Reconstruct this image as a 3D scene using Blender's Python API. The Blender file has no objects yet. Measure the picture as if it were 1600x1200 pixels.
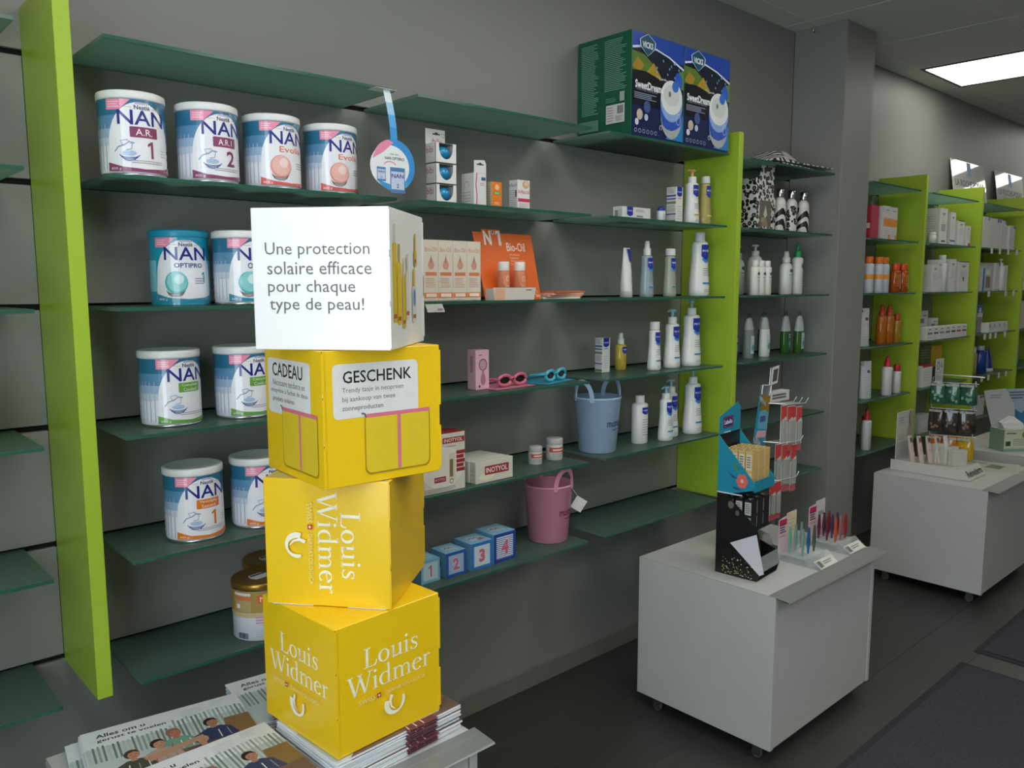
import bpy, bmesh, math, random
from mathutils import Vector, Matrix

# ---------------------------------------------------------------- camera, world, lights, exposure
scene = bpy.context.scene
col = scene.collection
random.seed(7)
PI = math.pi
R = math.radians

YAW, PITCH, ROLL, FPX = 0.742079, 0.121832, -0.001297, 1272.95
fw = Vector((math.sin(YAW)*math.cos(PITCH), math.cos(YAW)*math.cos(PITCH), -math.sin(PITCH)))
rt = Vector((math.cos(YAW), -math.sin(YAW), 0))
up = rt.cross(fw)
rt2 = rt*math.cos(ROLL) + up*math.sin(ROLL)
up2 = rt2.cross(fw)
cam_data = bpy.data.cameras.new('camera')
cam_data.sensor_width = 36.0
cam_data.lens = FPX/1600*36.0
cam_data.clip_start = 0.02
cam = bpy.data.objects.new('camera', cam_data)
col.objects.link(cam)
mw = Matrix((( rt2.x, up2.x, -fw.x, 0), (rt2.y, up2.y, -fw.y, 0), (rt2.z, up2.z, -fw.z, 0), (0, 0, 0, 1)))
cam.matrix_world = Matrix.Translation((0, -2.0, 1.43)) @ mw
scene.camera = cam

world = bpy.data.worlds.new('overcast_sky')
scene.world = world
world.use_nodes = True
bg = world.node_tree.nodes['Background']
bg.inputs[0].default_value = (0.80, 0.88, 1.0, 1)
bg.inputs[1].default_value = 5.0

vs = scene.view_settings
vs.view_transform = 'Standard'
vs.look = 'None'
vs.exposure = 0.38
vs.gamma = 1.0
vs.use_curve_mapping = False
LED_POWER = 3.6      # emission strength of the ceiling panels

# ---------------------------------------------------------------- materials
def lin(h):
    c = [int(h[i:i+2], 16)/255 for i in (0, 2, 4)]
    return [x/12.92 if x <= .04045 else ((x+.055)/1.055)**2.4 for x in c]

_mats = {}
def K(hexc, rough=.45, metal=0.0, clear=0.0, emit=0.0, grain=.06, gscale=60.0, bump=0.0, name=None, coat=0.0, spec=.5):
    """procedural material: noise-varied colour, optional relief, optional see-through share"""
    key = (hexc, rough, metal, clear, emit, grain, gscale, bump, coat, spec)
    if key in _mats: return _mats[key]
    m = bpy.data.materials.new(name or ('paint_' + hexc))
    m.use_nodes = True
    nt = m.node_tree; N = nt.nodes; L = nt.links
    b = N['Principled BSDF']; out = N['Material Output']
    c = lin(hexc)
    tc = N.new('ShaderNodeTexCoord'); nz = N.new('ShaderNodeTexNoise')
    nz.inputs['Scale'].default_value = gscale; nz.inputs['Detail'].default_value = 3
    L.new(tc.outputs['Object'], nz.inputs['Vector'])
    mx = N.new('ShaderNodeMix'); mx.data_type = 'RGBA'
    mx.inputs['A'].default_value = [x*(1-grain) for x in c]+[1]
    mx.inputs['B'].default_value = [min(1, x*(1+grain)) for x in c]+[1]
    L.new(nz.outputs['Fac'], mx.inputs['Factor'])
    L.new(mx.outputs['Result'], b.inputs['Base Color'])
    b.inputs['Roughness'].default_value = rough
    b.inputs['Metallic'].default_value = metal
    b.inputs['Specular IOR Level'].default_value = spec
    if coat: b.inputs['Coat Weight'].default_value = coat; b.inputs['Coat Roughness'].default_value = .06
    if emit:
        b.inputs['Emission Color'].default_value = c+[1]; b.inputs['Emission Strength'].default_value = emit
    if bump:
        bp = N.new('ShaderNodeBump'); bp.inputs['Strength'].default_value = bump; bp.inputs['Distance'].default_value = .002
        L.new(nz.outputs['Fac'], bp.inputs['Height']); L.new(bp.outputs['Normal'], b.inputs['Normal'])
    if clear:
        tr = N.new('ShaderNodeBsdfTransparent'); tr.inputs[0].default_value = [x**.5 for x in c]+[1]
        ms = N.new('ShaderNodeMixShader'); ms.inputs[0].default_value = clear
        L.new(b.outputs[0], ms.inputs[1]); L.new(tr.outputs[0], ms.inputs[2]); L.new(ms.outputs[0], out.inputs['Surface'])
    _mats[key] = m
    return m

WALL = '888882'
GREEN = 'a2bd36'
def P_(h): return K(h, .5)                      # print ink / board
WHITE_LAM = K('b9b8b4', .42, name='white_laminate', gscale=8)
GREY_STRIP = K('8f918e', .35, metal=.35, name='brushed_aluminium', gscale=30)
def glass_mat():
    m = bpy.data.materials.new('frosted_green_glass'); m.use_nodes = True
    nt = m.node_tree; N = nt.nodes; L = nt.links; b = N['Principled BSDF']; out = N['Material Output']
    tc = N.new('ShaderNodeTexCoord'); nz = N.new('ShaderNodeTexNoise'); nz.inputs['Scale'].default_value = 14; L.new(tc.outputs['Object'], nz.inputs['Vector'])
    cr = N.new('ShaderNodeValToRGB'); cr.color_ramp.elements[0].color = (*lin('6b8078'), 1); cr.color_ramp.elements[1].color = (*lin('768a82'), 1)
    L.new(nz.outputs['Fac'], cr.inputs[0]); L.new(cr.outputs[0], b.inputs['Base Color']); b.inputs['Roughness'].default_value = .12
    tl = N.new('ShaderNodeBsdfTranslucent'); tl.inputs[0].default_value = (*lin('b4d2c5'), 1)
    tr = N.new('ShaderNodeBsdfTransparent'); tr.inputs[0].default_value = (*lin('a8c8ba'), 1)
    m1 = N.new('ShaderNodeMixShader'); m1.inputs[0].default_value = .5; m2 = N.new('ShaderNodeMixShader'); m2.inputs[0].default_value = .2
    L.new(b.outputs[0], m1.inputs[1]); L.new(tl.outputs[0], m1.inputs[2]); L.new(m1.outputs[0], m2.inputs[1]); L.new(tr.outputs[0], m2.inputs[2]); L.new(m2.outputs[0], out.inputs['Surface'])
    return m
GLASS = glass_mat()
GLASS_EDGE = K('2b5c4a', .15, name='glass_edge', gscale=12)
CHROME = K('c8c8c8', .18, metal=1.0, name='chrome')
WIRE = K('d8d8d6', .3, metal=.5, name='white_wire')
ACRYLIC = K('eef2f2', .06, clear=.8, name='clear_acrylic', grain=.01)
CLEARPL = K('dfe6e4', .1, clear=.55, name='clear_plastic', grain=.02)

# ---------------------------------------------------------------- mesh building
_txt = {}
def text_geo(s, bold=0.0):
    key = (s, bold)
    if key not in _txt:
        cu = bpy.data.curves.new('t', 'FONT'); cu.body = s; cu.size = 1; cu.offset = bold; cu.resolution_u = 2
        cu.align_x = 'CENTER'; cu.align_y = 'CENTER'
        o = bpy.data.objects.new('t', cu)
        me = bpy.data.meshes.new_from_object(o)
        vs_ = [(v.co.x, v.co.y) for v in me.vertices]; fs = [tuple(p.vertices) for p in me.polygons]
        xs = [v[0] for v in vs_] or [0]; ys = [v[1] for v in vs_] or [0]
        cx = (min(xs)+max(xs))/2; cy = (min(ys)+max(ys))/2
        w = max(xs)-min(xs) or 1; h = max(ys)-min(ys) or 1
        _txt[key] = ([((x-cx)/w, (y-cy)/h) for x, y in vs_], fs, w, h)
        bpy.data.objects.remove(o); bpy.data.curves.remove(cu); bpy.data.meshes.remove(me)
    return _txt[key]

class Art:
    """flat print drawn in (s, t) metres; later laid on a plane or wrapped round a body"""
    def __init__(self): self.items = []
    def poly(self, pts, c, lay=None): self.items.append((list(pts), [tuple(range(len(pts)))], c, lay)); return self
    def rect(self, s0, t0, s1, t1, c): return self.poly([(s0, t0), (s1, t0), (s1, t1), (s0, t1)], c)
    def ell(self, cx, cy, rx, ry, c, n=20, a0=0, a1=2*PI):
        full = a1-a0 > 6.28
        pts = [(cx+rx*math.cos(a0+(a1-a0)*i/(n if full else n-1)), cy+ry*math.sin(a0+(a1-a0)*i/(n if full else n-1))) for i in range(n)]
        return self.poly(pts, c)
    def ring(self, cx, cy, rx, ry, wd, c, a0=0, a1=2*PI, n=20):
        pts = [(cx+rx*math.cos(a0+(a1-a0)*i/n), cy+ry*math.sin(a0+(a1-a0)*i/n)) for i in range(n+1)]
        return self.stroke(pts, wd, c)
    def stroke(self, pts, wd, c):
        n = len(pts); w = wd if isinstance(wd, (list, tuple)) else [wd]*n
        V_ = []; F_ = []
        for i, (x, y) in enumerate(pts):
            a = pts[max(i-1, 0)]; b = pts[min(i+1, n-1)]
            dx, dy = b[0]-a[0], b[1]-a[1]; l = math.hypot(dx, dy) or 1
            nx, ny = -dy/l*w[i]/2, dx/l*w[i]/2
            V_ += [(x-nx, y-ny), (x+nx, y+ny)]
            if i: k = 2*i; F_.append((k-2, k, k+1, k-1))
        self.items.append((V_, F_, c, None)); return self
    def text(self, s, cx, cy, w=None, h=None, c='222222', bold=0.0, rot=0):
        if s == '1':      # flagged numeral
            k = h+bold*h*.6; return self.poly([(cx+k*x, cy+k*y) for x, y in ((-.02, -.5), (.13, -.5), (.13, .5), (.0, .5), (-.2, .34), (-.2, .19), (-.02, .3))], c)
        v, f, tw, th = text_geo(s, bold)
        if w is None: w = h*tw/th
        if h is None: h = w*th/tw
        ca, sa = math.cos(rot), math.sin(rot)
        self.items.append(([(cx+x*w*ca-y*h*sa, cy+x*w*sa+y*h*ca) for x, y in v], f, c, None)); return self
    def lines(self, s0, t0, s1, t1, n, c, th=None, rag=.25):
        """small print too fine to read: n bars"""
        rr = random.Random(int(s0*1e5)+n)
        st = (t1-t0)/n; th = th or st*.45
        for i in range(n):
            e = s1-(s1-s0)*rag*rr.random(); y = t0+st*(i+.5)
            self.rect(s0, y-th/2, e, y+th/2, c)
        return self
    def bars(self, s0, t0, s1, t1, n, c):
        rr = random.Random(n); w = (s1-s0)/n
        for i in range(n): self.rect(s0+i*w, t0, s0+i*w+w*(.3+.45*rr.random()), t1, c)
        return self
    def xf(self, fn):
        for k, (v, f, c, l) in enumerate(self.items): self.items[k] = ([fn(*p) for p in v], f, c, l)
        return self
    def add(self, other): self.items += other.items; return self

def plane_map(o, U, V, N):
    o, U, V, N = Vector(o), Vector(U), Vector(V), Vector(N)
    return lambda s, t, e: o+U*s+V*t+N*e
def cyl_map(rad, a0=0.0, z0=0.0, ky=1.0):
    """wrap round z; rad = number or function of height"""
    rf = rad if callable(rad) else (lambda t: rad)
    r0 = rf(.0) if not callable(rad) else max(rf(i*.02) for i in range(15))
    def fn(s, t, e):
        a = a0+s/r0; r = rf(t)+e
        return Vector((r*math.sin(a), -(r*ky+ (e if ky < 1 else 0))*math.cos(a), z0+t))
    return fn

class MB:
    def __init__(self): self.v = []; self.f = []; self.m = []; self.s = []; self.mats = []
    def mi(self, m):
        if m not in self.mats: self.mats.append(m)
        return self.mats.index(m)
    def add(self, vs_, fs, m, smooth=False):
        o = len(self.v); k = self.mi(m)
        self.v += [tuple(x) for x in vs_]
        for f in fs: self.f.append([i+o for i in f]); self.m.append(k); self.s.append(smooth)
        return self
    def box(self, x0, x1, y0, y1, z0, z1, m, bev=0.0):
        if bev:
            bm = bmesh.new(); bmesh.ops.create_cube(bm, size=1)
            for v in bm.verts: v.co = Vector(((x0+x1)/2+v.co.x*(x1-x0), (y0+y1)/2+v.co.y*(y1-y0), (z0+z1)/2+v.co.z*(z1-z0)))
            bmesh.ops.bevel(bm, geom=bm.edges[:], offset=bev, segments=1, affect='EDGES')
            bm.verts.index_update()
            self.add([v.co for v in bm.verts], [[v.index for v in f.verts] for f in bm.faces], m); bm.free(); return self
        V_ = [(x, y, z) for z in (z0, z1) for y in (y0, y1) for x in (x0, x1)]
        return self.add(V_, [(0, 2, 3, 1), (4, 5, 7, 6), (0, 1, 5, 4), (2, 6, 7, 3), (0, 4, 6, 2), (1, 3, 7, 5)], m)
    def lathe(self, prof, m, seg=24, kx=1.0, ky=1.0, c=(0, 0, 0), cap=True):
        V_ = []; F_ = []
        for r, z in prof:
            for i in range(seg):
                a = 2*PI*i/seg; V_.append((c[0]+kx*r*math.cos(a), c[1]+ky*r*math.sin(a), c[2]+z))
        for j in range(len(prof)-1):
            for i in range(seg):
                a = j*seg+i; b = j*seg+(i+1) % seg; F_.append((a, b, b+seg, a+seg))
        self.add(V_, F_, m, True)
        if cap:
            self.add(V_[:seg], [list(range(seg))[::-1]], m); self.add(V_[-seg:], [list(range(seg))], m)
        return self
    def prism(self, poly, y0, y1, m, axis='y'):
        """extrude a 2D outline; axis y: (x,z) outline, axis x: (y,z), axis z: (x,y)"""
        n = len(poly)
        def p(a, b, k): return (a, k, b) if axis == 'y' else ((k, a, b) if axis == 'x' else (a, b, k))
        V_ = [p(a, b, y0) for a, b in poly]+[p(a, b, y1) for a, b in poly]
        F_ = [list(range(n))[::-1], list(range(n, 2*n))]+[(i, (i+1) % n, (i+1) % n+n, i+n) for i in range(n)]
        return self.add(V_, F_, m)
    def tube(self, pts, r, m, seg=8, closed=False):
        pts = [Vector(p) for p in pts]; n = len(pts); V_ = []; F_ = []
        rr = r if isinstance(r, (list, tuple)) else [r]*n
        for i, p in enumerate(pts):
            a = pts[(i-1) % n] if closed else pts[max(i-1, 0)]; b = pts[(i+1) % n] if closed else pts[min(i+1, n-1)]
            d = (b-a).normalized(); h = Vector((0, 0, 1)) if abs(d.z) < .9 else Vector((1, 0, 0))
            u_ = d.cross(h).normalized(); w_ = d.cross(u_)
            for k in range(seg):
                an = 2*PI*k/seg; V_.append(p+(u_*math.cos(an)+w_*math.sin(an))*rr[i])
        for i in range(n if closed else n-1):
            for k in range(seg):
                j = (i+1) % n; F_.append((i*seg+k, i*seg+(k+1) % seg, j*seg+(k+1) % seg, j*seg+k))
        self.add(V_, F_, m, True)
        if not closed: self.add(V_[:seg], [list(range(seg))], m); self.add(V_[-seg:], [list(range(seg))[::-1]], m)
        return self
    def loft(self, secs, m, smooth=True):
        """secs: list of equal-length closed rings"""
        n = len(secs[0]); V_ = [p for s in secs for p in s]; F_ = []
        for j in range(len(secs)-1):
            for i in range(n): a = j*n+i; b = j*n+(i+1) % n; F_.append((a, b, b+n, a+n))
        self.add(V_, F_, m, smooth)
        self.add(secs[0], [list(range(n))[::-1]], m); self.add(secs[-1], [list(range(n))], m)
        return self
    def art(self, art, fn, wrap=0.0, eps=.0004, de=.00012, mat=None):
        for k, (v, f, c, lay) in enumerate(art.items):
            e = eps+de*k if lay is None else eps+de*lay
            mm = (mat or P_)(c) if isinstance(c, str) else c
            if wrap:
                bm = bmesh.new(); bv = [bm.verts.new((p[0], p[1], 0)) for p in v]
                for q in f:
                    try: bm.faces.new([bv[i] for i in q])
                    except ValueError: pass
                s0 = min(p[0] for p in v); s1 = max(p[0] for p in v); x = math.floor(s0/wrap)*wrap+wrap
                while x < s1:
                    bmesh.ops.bisect_plane(bm, geom=bm.verts[:]+bm.edges[:]+bm.faces[:], plane_co=(x, 0, 0), plane_no=(1, 0, 0)); x += wrap
                bm.verts.index_update()
                self.add([fn(q.co.x, q.co.y, e) for q in bm.verts], [[w.index for w in q.verts] for q in bm.faces], mm); bm.free()
            else: self.add([fn(p[0], p[1], e) for p in v], f, mm)
        return self
    def xf(self, M):
        self.v = [tuple(M @ Vector(p)) for p in self.v]; return self
    def mesh(self, name):
        me = bpy.data.meshes.new(name); me.from_pydata(self.v, [], self.f)
        for m in self.mats: me.materials.append(m)
        me.polygons.foreach_set('material_index', self.m); me.polygons.foreach_set('use_smooth', self.s)
        me.update(); return me
    def build(self, name, parent=None, loc=(0, 0, 0), rz=0.0):
        o = bpy.data.objects.new(name, self.mesh(name)); col.objects.link(o)
        o.parent = parent; o.location = loc; o.rotation_euler = (0, 0, rz)
        return o

def tag(o, label=None, cat=None, group=None, kind=None):
    if label: o['label'] = label
    if cat: o['category'] = cat
    if group: o['group'] = group
    if kind: o['kind'] = kind
    return o
def thing(name, label, cat, loc=(0, 0, 0), rz=0.0, group=None):
    o = bpy.data.objects.new(name, None); col.objects.link(o); o.empty_display_size = .02
    o.location = loc; o.rotation_euler = (0, 0, rz)
    return tag(o, label, cat, group)
def inst(src, name, parent=None, loc=None, rz=None):
    o = bpy.data.objects.new(name, src.data); col.objects.link(o); o.parent = parent
    o.location = src.location if loc is None else loc
    o.rotation_euler = src.rotation_euler if rz is None else (0, 0, rz)
    return o
def front(y): return plane_map((0, y, 0), (1, 0, 0), (0, 0, 1), (0, -1, 0))
def left(x): return plane_map((x, 0, 0), (0, -1, 0), (0, 0, 1), (-1, 0, 0))
def right(x): return plane_map((x, 0, 0), (0, 1, 0), (0, 0, 1), (1, 0, 0))
def topm(z): return plane_map((0, 0, z), (1, 0, 0), (0, 1, 0), (0, 0, 1))

# ---------------------------------------------------------------- the room
G = [1.91, 1.645, 1.38, 1.115, .85, .585]     # grooves that carry the shelves
ST = .004                                     # shelf top above the groove centre
CEIL = 2.578
X0, X1, Y0 = -.60, 9.6, -4.6

def struct(name, mb, parent=None):
    o = mb.build(name, parent)
    if parent is None: tag(o, kind='structure')
    return o

# floor: dark vinyl planks with recessed joints
def floor_mat():
    m = bpy.data.materials.new('dark_vinyl'); m.use_nodes = True
    nt = m.node_tree; N = nt.nodes; L = nt.links; b = N['Principled BSDF']
    tc = N.new('ShaderNodeTexCoord'); mp = N.new('ShaderNodeMapping'); mp.inputs['Scale'].default_value = (1.2, 14, 1)
    nz = N.new('ShaderNodeTexNoise'); nz.inputs['Scale'].default_value = 3; nz.inputs['Detail'].default_value = 6
    oi = N.new('ShaderNodeObjectInfo'); L.new(tc.outputs['Object'], mp.inputs[0]); L.new(mp.outputs[0], nz.inputs['Vector'])
    cr = N.new('ShaderNodeValToRGB'); cr.color_ramp.elements[0].color = (*lin('2f2f2c'), 1); cr.color_ramp.elements[1].color = (*lin('403f3b'), 1)
    L.new(nz.outputs['Fac'], cr.inputs[0])
    hs = N.new('ShaderNodeHueSaturation'); mr = N.new('ShaderNodeMapRange'); mr.inputs['To Min'].default_value = .94; mr.inputs['To Max'].default_value = 1.06
    L.new(oi.outputs['Random'], mr.inputs['Value']); L.new(mr.outputs[0], hs.inputs['Value']); L.new(cr.outputs[0], hs.inputs['Color'])
    L.new(hs.outputs[0], b.inputs['Base Color']); b.inputs['Roughness'].default_value = .42
    bp = N.new('ShaderNodeBump'); bp.inputs['Strength'].default_value = .08; L.new(nz.outputs['Fac'], bp.inputs['Height']); L.new(bp.outputs[0], b.inputs['Normal'])
    return m
FLOOR = floor_mat()
fl = struct('floor', MB().box(X0, X1, Y0, .1, -.06, -.002, K('161615', .8)))
plank_me = MB().box(0, 1.1992, 0, .1992, -.006, 0, FLOOR, bev=.0004).mesh('floor_plank')
j = 0
y = -.2
while y > -2.6:
    x = 1.0-1.2*((j*.37) % 1)
    while x < 6.4:
        o = bpy.data.objects.new('floor_plank', plank_me); col.objects.link(o); o.parent = fl; o.location = (x, y, 0)
        x += 1.2
    y -= .2; j += 1
far = MB()
j = 0
y = -2.6
while y > Y0:
    far.box(X0, X1, y-.1985, y-.0015, -.006, 0, FLOOR); y -= .2
y = -.0
for k in range(13):
    far.box(X0, -.22, -.2*k-.1985, -.2*k-.0015, -.006, 0, FLOOR); far.box(7.62, X1, -.2*k-.1985, -.2*k-.0015, -.006, 0, FLOOR)
o = far.build('floor_planks_beyond', fl); tag(o, kind='stuff')

# back wall: grooved panels
WM = K(WALL, .52, name='grey_wall_laminate', gscale=3, grain=.03)
GROOVE = K('0c0c0b', .9, name='groove')
wall = struct('wall_back', MB().box(X0, X1, .012, .12, 0, CEIL, GROOVE))
edges = [0.0]+sorted(G)+[CEIL]
MB().box(X0, 3.6, 0, .012, G[0]+.0085, CEIL, WM, bev=.0012).build('wall_panel', wall)
MB().box(3.88, X1, 0, .012, G[0]+.0085, CEIL, WM, bev=.0012).build('wall_panel', wall)
MB().box(X0, 3.6, 0, .012, 0, G[5]-.0045, WM, bev=.0012).build('wall_panel', wall)
MB().box(3.88, X1, 0, .012, 0, G[5]-.0045, WM, bev=.0012).build('wall_panel', wall)
for xa, xb in ((X0, .444), (.474, 2.77), (2.80, 3.6), (3.88, 4.56), (4.59, 5.405), (5.435, 6.25), (6.28, X1)):
    for k in range(1, 6):
        za = edges[k]+.0085; zb = edges[k+1]-.0045
        MB().box(xa, xb, 0, .012, za, zb, WM, bev=.0012).build('wall_panel', wall)
# pillar
struct('wall_pillar', MB().box(3.6, 3.88, -.25, 0, 0, CEIL, WM, bev=.002))
bb = MB().box(X0, 3.6, -.012, 0, 0, .066, K('77766d', .4, gscale=4), bev=.001)
struct('baseboard_back', bb)
struct('baseboard_pillar', MB().box(3.588, 3.892, -.262, -.25, 0, .066, K('77766d', .4, gscale=4), bev=.001))
# the other walls
LW = K('b9b8b0', .6, name='painted_plaster', gscale=5)
struct('wall_right', MB().box(X1, X1+.12, Y0, .12, 0, CEIL, LW))
struct('wall_front', MB().box(X0-.12, X1, Y0-.12, Y0, 0, CEIL, LW))
# shop front on the left: wall with a wide glazed opening
WY0, WY1, WZ0, WZ1 = -2.85, -1.20, .50, 2.30
sw = MB()
sw.box(X0-.12, X0, Y0, WY0, 0, CEIL, LW); sw.box(X0-.12, X0, WY1, .12, 0, CEIL, LW)
sw.box(X0-.12, X0, WY0, WY1, 0, WZ0, LW); sw.box(X0-.12, X0, WY0, WY1, WZ1, CEIL, LW)
struct('wall_left', sw)
ww = MB(); FR = K('4a4c4e', .4, metal=.5)
for yy in (WY0, WY0+.75, WY1-.05): ww.box(X0-.09, X0-.03, yy, yy+.05, WZ0, WZ1, FR)
ww.box(X0-.09, X0-.03, WY0, WY1, WZ0, WZ0+.05, FR); ww.box(X0-.09, X0-.03, WY0, WY1, WZ1-.05, WZ1, FR)
win = struct('window_1', ww)
pane = K('f4faf8', .03, clear=.95, name='window_glass', grain=.0)
for a in range(2):
    ya = (WY0+.05, WY0+.80)[a]; yb = (WY0+.75, WY1-.05)[a]
    MB().box(X0-.062, X0-.058, ya, yb, WZ0+.05, WZ1-.05, pane).build('pane', win)
pl = bpy.data.lights.new('window_portal', 'AREA'); pl.shape = 'RECTANGLE'; pl.size = WZ1-WZ0; pl.size_y = WY1-WY0
pl.cycles.is_portal = True
po = bpy.data.objects.new('window_portal', pl); col.objects.link(po); po.location = (X0-.15, (WY0+WY1)/2, (WZ0+WZ1)/2); po.rotation_euler = (0, R(-90), 0)

# ceiling: slab, tiles laid in a grid, light panels
ceil = struct('ceiling', MB().box(X0, X1, Y0, .12, CEIL+.012, CEIL+.12, K('8d8d88', .8)))
TILE = K('d6d6cc', .85, name='mineral_tile', gscale=220, grain=.05, bump=.15)
tile_me = MB().box(.003, .597, .003, .597, 0, .012, TILE, bev=.001).mesh('ceiling_tile')
LEDS = [(4.70, -1.32), (-.1, -1.92), (1.1, -1.92), (2.3, -1.92), (.5, -3.72), (1.7, -3.72), (2.9, -3.72), (7.1, -1.32), (8.3, -1.32)]  # both rows toward the window are unseen, added as fill light
def is_led(cx, cy):
    return any(lx <= cx < lx+.6 and ly <= cy < ly+1.2 for lx, ly in LEDS)
strip_t = MB()
xs = [-1.9+.6*k for k in range(20)]
ys = [-.12-.6*k for k in range(1, 8)]
for x in xs:
    for yy in ys+[-.12]:
        if x+.6 < X0 or x > X1 or is_led(x+.3, yy+.3): continue
        o = bpy.data.objects.new('ceiling_tile', tile_me); col.objects.link(o); o.parent = ceil; o.location = (x, yy, CEIL)
grid = MB(); TB = K('e0e0d8', .5)
for x in xs: grid.box(x-.0028, x+.0028, Y0, .0, CEIL-.001, CEIL+.011, TB)
for yy in ys+[-.12]: grid.box(X0, X1, yy-.0028, yy+.0028, CEIL-.0012, CEIL+.011, TB)
grid.build('ceiling_grid', ceil)
LED = K('fffef7', .5, emit=LED_POWER, name='light_diffuser', grain=0)
LEDF = K('4a4a50', .5, name='light_frame')
for k, (lx, ly) in enumerate(LEDS):
    lab = ['bright rectangular ceiling light panel above the shelves past the pillar', 'unseen ceiling light panel added for fill behind the viewer, by the shop window', 'unseen ceiling light panel added for fill behind the viewer, second from the window', 'unseen ceiling light panel added for fill behind the viewer, third from the window',
           'unseen ceiling light panel added for fill in the rear row, nearest the window', 'unseen ceiling light panel added for fill in the rear row, second from the window', 'unseen ceiling light panel added for fill in the rear row, third from the window', 'ceiling light panel at the far end of the shelving', 'last ceiling light panel beyond the far end of the shelving'][k]
    t = thing('ceiling_light', lab, 'ceiling light', (lx, ly, CEIL), 0, 'ceiling light panels')
    MB().box(.03, .57, .02, 1.18, -.002, .006, LED).build('diffuser', t)
    f_ = MB()
    f_.box(0.004, .03, .004, 1.196, -.004, .008, LEDF); f_.box(.57, .596, .004, 1.196, -.004, .008, LEDF); f_.box(.03, .57, .004, .02, -.004, .008, LEDF); f_.box(.03, .57, 1.18, 1.196, -.004, .008, LEDF)
    f_.build('frame', t)
hk = thing('ceiling_hook', 'tiny hook on the ceiling edge beside the pillar', 'hook', (3.58, -.10, CEIL-.001))
MB().tube([(0, 0, 0), (0, 0, -.02), (.004, 0, -.028), (.01, 0, -.026), (.012, 0, -.02)], .002, CHROME, 6).build('wire_hook', hk)

# green uprights
GM = K(GREEN, .36, name='lime_laminate', gscale=6, grain=.04)
PANELS = [(.444, 'lime green upright panel beside the milk powder cans, nearest the viewer'), (2.77, 'lime green upright panel next to the row of white pump bottles'),
          (4.56, 'lime green upright panel after the pillar, beside the orange sun sprays'), (5.405, 'lime green upright panel just before the first silver sign'),
          (6.25, 'lime green upright panel before the second silver sign'), (7.10, 'farthest lime green upright panel at the right picture edge')]
for x, lab in PANELS:
    o = MB().box(x, x+.03, -.25, -.0005, .578, 2.0, GM, bev=.001).build('upright_panel'); tag(o, lab, 'panel', 'green shelf uprights')

# glass shelves
BAYS = {'L': (-.30, .38), 'A': (.53, 1.21), 'B': (1.28, 1.945), 'C': (2.03, 2.705), 'D': (2.86, 3.54), 'E': (3.93, 4.50), 'F': (4.65, 5.345), 'G': (5.495, 6.19), 'H': (6.34, 7.04)}
SL = {
 'L': ['topmost glass shelf at the left picture edge', 'second glass shelf from the top at the left edge', 'eye-level glass shelf at the left picture edge', 'glass shelf at the left edge with the blue-capped tub', 'second lowest glass shelf at the left edge', 'lowest glass shelf at the left picture edge'],
 'A': ['topmost glass shelf with the round hanging wobbler', 'glass shelf carrying four milk powder cans in a row', 'glass shelf with the teal-lidded milk can', 'glass shelf with the green-badged milk cans', 'glass shelf with the orange-badged milk cans', 'lowest glass shelf, with the gold cans'],
 'B': ['empty topmost glass shelf left of the green humidifier box', 'glass shelf with the blue soother boxes', 'glass shelf with the orange oil display', 'glass shelf with the toy-like sunglasses', 'glass shelf with the two small jars', 'lowest glass shelf, with the numbered cubes'],
 'C': ['topmost glass shelf under the two humidifier boxes', 'glass shelf with the golden bottle by the green panel', 'glass shelf with the tube and clear bottles', 'glass shelf with the yellow oil spray', 'glass shelf with the pale blue bucket', 'empty lowest glass shelf right of the pink bucket'],
 'D': ['topmost glass shelf under the zebra print bags', 'glass shelf with the leopard print gift bag', 'glass shelf with the white lotion bottles next to the pillar', 'glass shelf with the hooked shower bottles', 'empty glass shelf behind the spinner rack', 'lowest empty glass shelf behind the white cabinet by the pillar'],
 'E': ['empty topmost glass shelf right of the pillar', 'glass shelf with the red box right of the pillar', 'glass shelf with the orange-capped sun sprays', 'glass shelf with the amber oil bottles', 'glass shelf with red-capped bottles and a pouch', 'lowest glass shelf right of the pillar'],
 'F': ['empty topmost glass shelf before the first silver sign', 'glass shelf with tall white cartons between the green panels', 'glass shelf with the dark-capped white bottle', 'glass shelf with a row of seven small cartons', 'glass shelf with the red-topped white carton', 'lowest glass shelf behind the bag rack'],
 'G': ['topmost glass shelf under the first silver sign', 'glass shelf with blue-topped white cartons and price tabs', 'glass shelf with the white pump bottle and price tabs', 'glass shelf with the bright blue cartons', 'glass shelf with the yellow and navy bottles', 'lowest glass shelf behind the tissue dispenser'],
 'H': ['topmost glass shelf under the second silver sign', 'second glass shelf at the right picture edge', 'third glass shelf at the right picture edge', 'fourth glass shelf at the right picture edge', 'fifth glass shelf at the right picture edge', 'lowest glass shelf at the right picture edge']}
for b, (xa, xb) in BAYS.items():
    for k, z in enumerate(G):
        t = thing('glass_shelf', SL[b][k], 'shelf', ((xa+xb)/2, 0, z), 0, 'green glass shelves')
        h = (xb-xa)/2
        MB().box(-h, h, -.2488, .006, -.0037, ST, GLASS, bev=.0006).build('glass_pane', t)
        MB().box(-h+.0006, h-.0006, -.2502, -.2488, -.0033, ST-.0004, GLASS_EDGE).build('polished_edge', t)

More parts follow.
